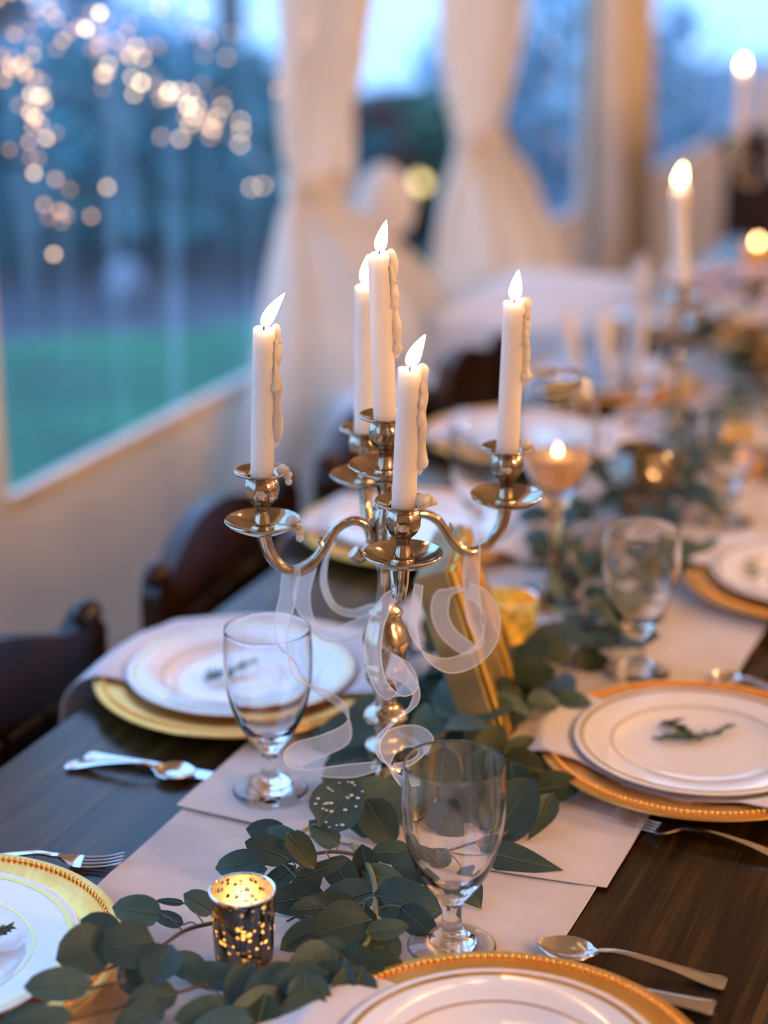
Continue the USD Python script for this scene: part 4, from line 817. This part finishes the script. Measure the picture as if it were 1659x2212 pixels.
for a in [(1125, 1862, 175, 62, -14, .010, 'pointed'), (1108, 1778, 150, 110, 60, .014, 'round'), (1168, 1778, 110, 52, 240, .016, 'pointed'), (1020, 1950, 66, 56, -60, .006, 'pointed'), (1050, 1760, 100, 70, 110, .02, 'oval'), (940, 1905, 80, 60, 240, .008, 'oval')]:
    B.px(*a[:5], z=a[5], kind=a[6])
B = Branch('eucalyptus branch with olive leaves beside the right charger', st([(1000, 1640), (1080, 1655), (1150, 1680), (1210, 1705)], .02), 'stem_brown', .0014)
for a in [(1132, 1655, 96, 72, -20, .03, 'leaf_olive'), (1205, 1700, 100, 70, 10, .02, 'leaf_dark'), (1060, 1610, 100, 70, 60, .03, 'leaf_olive'), (1050, 1690, 110, 80, 260, .016, 'leaf'), (965, 1570, 90, 80, 80, .03, 'leaf_dark'), (1110, 1720, 90, 70, 280, .01, 'leaf_dark')]:
    B.px(*a[:5], z=a[5], m=a[6])
B = Branch('blue-green eucalyptus branch behind the curled ribbon', st([(840, 1690), (800, 1620), (780, 1560), (790, 1500)], .014), 'stem_brown', .0014)
for a in [(745, 1600, 150, 90, 200, .014, 'leaf'), (800, 1560, 110, 100, 80, .02, 'leaf'), (760, 1655, 120, 60, 190, .01, 'leaf'), (900, 1560, 90, 70, 30, .016, 'leaf_dark'), (930, 1500, 100, 70, 60, .012, 'leaf')]:
    B.px(*a[:5], z=a[5], m=a[6])
B = Branch('eucalyptus branch low across the runner in front of the front goblet', st([(860, 2120), (780, 2130), (690, 2165), (600, 2200), (500, 2230)], .010), 'stem', .0015)
for a in [(835, 2110, 110, 84, -30, .012, 'leaf'), (705, 2085, 130, 100, 210, .018, 'leaf'), (760, 2170, 130, 96, 250, .014, 'leaf'), (590, 2140, 150, 104, 215, .024, 'leaf'), (650, 2195, 130, 90, 230, .02, 'leaf'), (480, 2215, 130, 80, 190, .022, 'leaf'), (560, 2210, 120, 80, 260, .016, 'leaf_dark'), (820, 2060, 90, 60, 20, .006, 'leaf_dark')]:
    B.px(*a[:5], z=a[5], m=a[6])
B = Branch('eucalyptus branch filling in between the candle cup and the pale green stem', st([(800, 1900), (740, 1930), (680, 1960), (620, 1990)], .008), 'stem_brown', .0014)
for a in [(640, 1950, 120, 70, 190, .010, 'leaf'), (745, 1950, 130, 80, 200, .012, 'leaf'), (790, 1890, 90, 60, 100, .012, 'leaf_dark'), (655, 2030, 110, 60, 215, .008, 'leaf'), (830, 1905, 100, 60, -20, .010, 'leaf'), (770, 2030, 100, 80, 250, .008, 'leaf_dark')]:
    B.px(*a[:5], z=a[5], m=a[6])
B = Branch('eucalyptus branch lying behind the front goblet bowl', st([(860, 1780), (920, 1760), (980, 1720), (1040, 1700)], .014), 'stem_brown', .0014)
for a in [(880, 1735, 130, 110, 40, .02, 'leaf'), (950, 1690, 120, 96, 80, .022, 'leaf_dark'), (1010, 1740, 130, 90, -20, .018, 'leaf'), (870, 1660, 110, 80, 100, .02, 'leaf'), (1060, 1750, 120, 80, 20, .016, 'leaf'), (960, 1790, 110, 70, -40, .01, 'leaf'), (1000, 1650, 110, 80, 60, .02, 'leaf_olive')]:
    B.px(*a[:5], z=a[5], m=a[6])
B = Branch('eucalyptus sprig at the left end of the foreground garland, over the charger foot', st([(270, 2120), (220, 2130), (140, 2150), (40, 2190)], .03), 'stem_brown', .0014)
for a in [(300, 2120, 100, 70, 330, .022), (60, 2200, 120, 60, 190, .036), (400, 2085, 90, 60, 160, .014), (215, 2010, 90, 80, 150, .036)]:
    B.px(*a[:5], z=a[5])
# the garland running on behind, seen soft
gr = np.random.default_rng(11)
gl = [('dark leafy branch between candelabra and right charger', 1.60, -.605, 1.05), ('olive leafy branch beside the gilt frame', 1.76, -.60, 1.5), ('leafy branch in front of the glowing gold cup', 1.80, -.60, .9), ('leafy branch under the gilt frame', 1.72, -.64, 2.2), ('leafy branch right of the gold cup', 1.90, -.57, 1.2),
      ('dark leafy branch by the amber stem', 2.02, -.60, 1.9), ('leafy branch behind the right goblet', 2.12, -.54, 1.4), ('leafy branch left of the amber stem', 2.18, -.68, 1.8), ('leafy branch in front of the speckled jar', 2.34, -.58, 1.3), ('leafy branch left of the speckled jar', 2.42, -.70, 1.9),
      ('leafy branch behind the speckled jar', 2.58, -.58, 1.3), ('leafy branch at the foot of the tall candlestick', 2.74, -.64, 1.7), ('dark leafy branch beyond the tall candlestick', 2.95, -.60, 1.4), ('leafy branch before the flower bowl', 3.15, -.62, 1.6), ('leafy branch left of the flower bowl', 3.35, -.70, 2.0), ('leafy branch at the far end of the table', 3.75, -.62, 1.5)]
for i, (lab, y, x, a) in enumerate(gl):
    d = np.array([math.cos(a), math.sin(a), 0]); c = np.array([x, y, TZ + .02]); L = .17
    B = Branch(lab, [c - d * L + [0, 0, -.008], c - d * L * .3 + [.01, 0, .015], c + d * L * .4 + [-.01, 0, .02], c + d * L + [0, 0, .0]], 'stem_brown', .0015)
    mm = ('leaf', 'leaf_dark', 'leaf_olive', 'leaf_dark')[i % 4]
    for k in range(18):
        u = (k + gr.uniform(0, .8)) / 18; q = B.path[int(u * (len(B.path) - 1))]; s = 1 if k % 2 else -1
        side = np.array([-d[1], d[0], 0]) * s; ax = nrm(d * gr.uniform(.2, .9) + side * gr.uniform(.5, 1) + [0, 0, gr.uniform(-.2, .5)])
        Lf = gr.uniform(.030, .055); nv = np.array([0, 0, 1.0]) + gr.normal(size=3) * .45 + .4 * nrm(EYE - q)
        B.leaf(q + ax * (Lf / 2 + .008), ax, nv, Lf, Lf * gr.uniform(.55, .9), 'round' if gr.random() < .6 else 'oval', mm if gr.random() < .7 else 'leaf', vein=False, petiole=False)
# ------------------------------------------------------------------ flowers
def rose(t, c, r, m, seed):
    rr = np.random.default_rng(seed); layers = []
    for k, (n, s, tilt) in enumerate(((3, .45, 1.25), (4, .68, .95), (5, .9, .6), (6, 1.05, .25))):
        for j in range(n):
            a = j * 2 * pi / n + k * .7 + rr.normal() * .1; U, V = np.meshgrid(np.linspace(-1, 1, 6), np.linspace(0, 1, 6), indexing='ij'); wdt = .75 * s * r
            q = np.stack([V * s * r * math.cos(tilt), U * wdt * np.sqrt(np.clip(1 - (V - .45) ** 2 * 2.2, 0, 1)), V * s * r * math.sin(tilt) * 1.1 - .25 * r * V ** 3 + .35 * wdt * U ** 2], -1).reshape(-1, 3)
            R = np.array([[math.cos(a), -math.sin(a), 0], [math.sin(a), math.cos(a), 0], [0, 0, 1]]); layers.append((q @ R.T + c, grid_faces(6, 6)))
    obj('bloom', join(*layers), m, t, smooth=True)
t = thing('flower_bowl', 'low bowl of blush and white roses in the far centre of the table', 'flower arrangement', (-.66, 3.32, RT))
obj('bowl', lathe(spl([(0, 0), (.045, 0), (.04, .008), (.05, .03), (.075, .06), (.082, .075), (.078, .075), (.07, .06), (.045, .03), (0, .025)], 50), 40), M['brass'], t)
fr_ = np.random.default_rng(2)
for k in range(17):
    a = k * 2.4; rr = .045 + .013 * math.sqrt(k) * 2.2; c = np.array([rr * math.cos(a), rr * math.sin(a), .115 + .07 * (1 - (rr / .18) ** 2) + fr_.normal() * .012]); rose(t, c, fr_.uniform(.030, .042), M['petal' if k % 3 else 'petal_white'], k)
lv = []
for k in range(60):
    a = fr_.uniform(0, 6.28); r = fr_.uniform(.05, .15); P = leaf_mesh(.05, .03, 'oval', .15); al = fr_.uniform(-.3, .6)
    R = np.array([[math.cos(a), -math.sin(a), 0], [math.sin(a), math.cos(a), 0], [0, 0, 1]]); Ry = np.array([[math.cos(al), 0, -math.sin(al)], [0, 1, 0], [math.sin(al), 0, math.cos(al)]])
    lv.append(((P.reshape(-1, 3) @ Ry.T + [r, 0, .09 + .05 * fr_.random()]) @ R.T, grid_faces(9, 7)))
obj('foliage', join(*lv), M['leaf_olive'], t, smooth=True, kind='stuff')
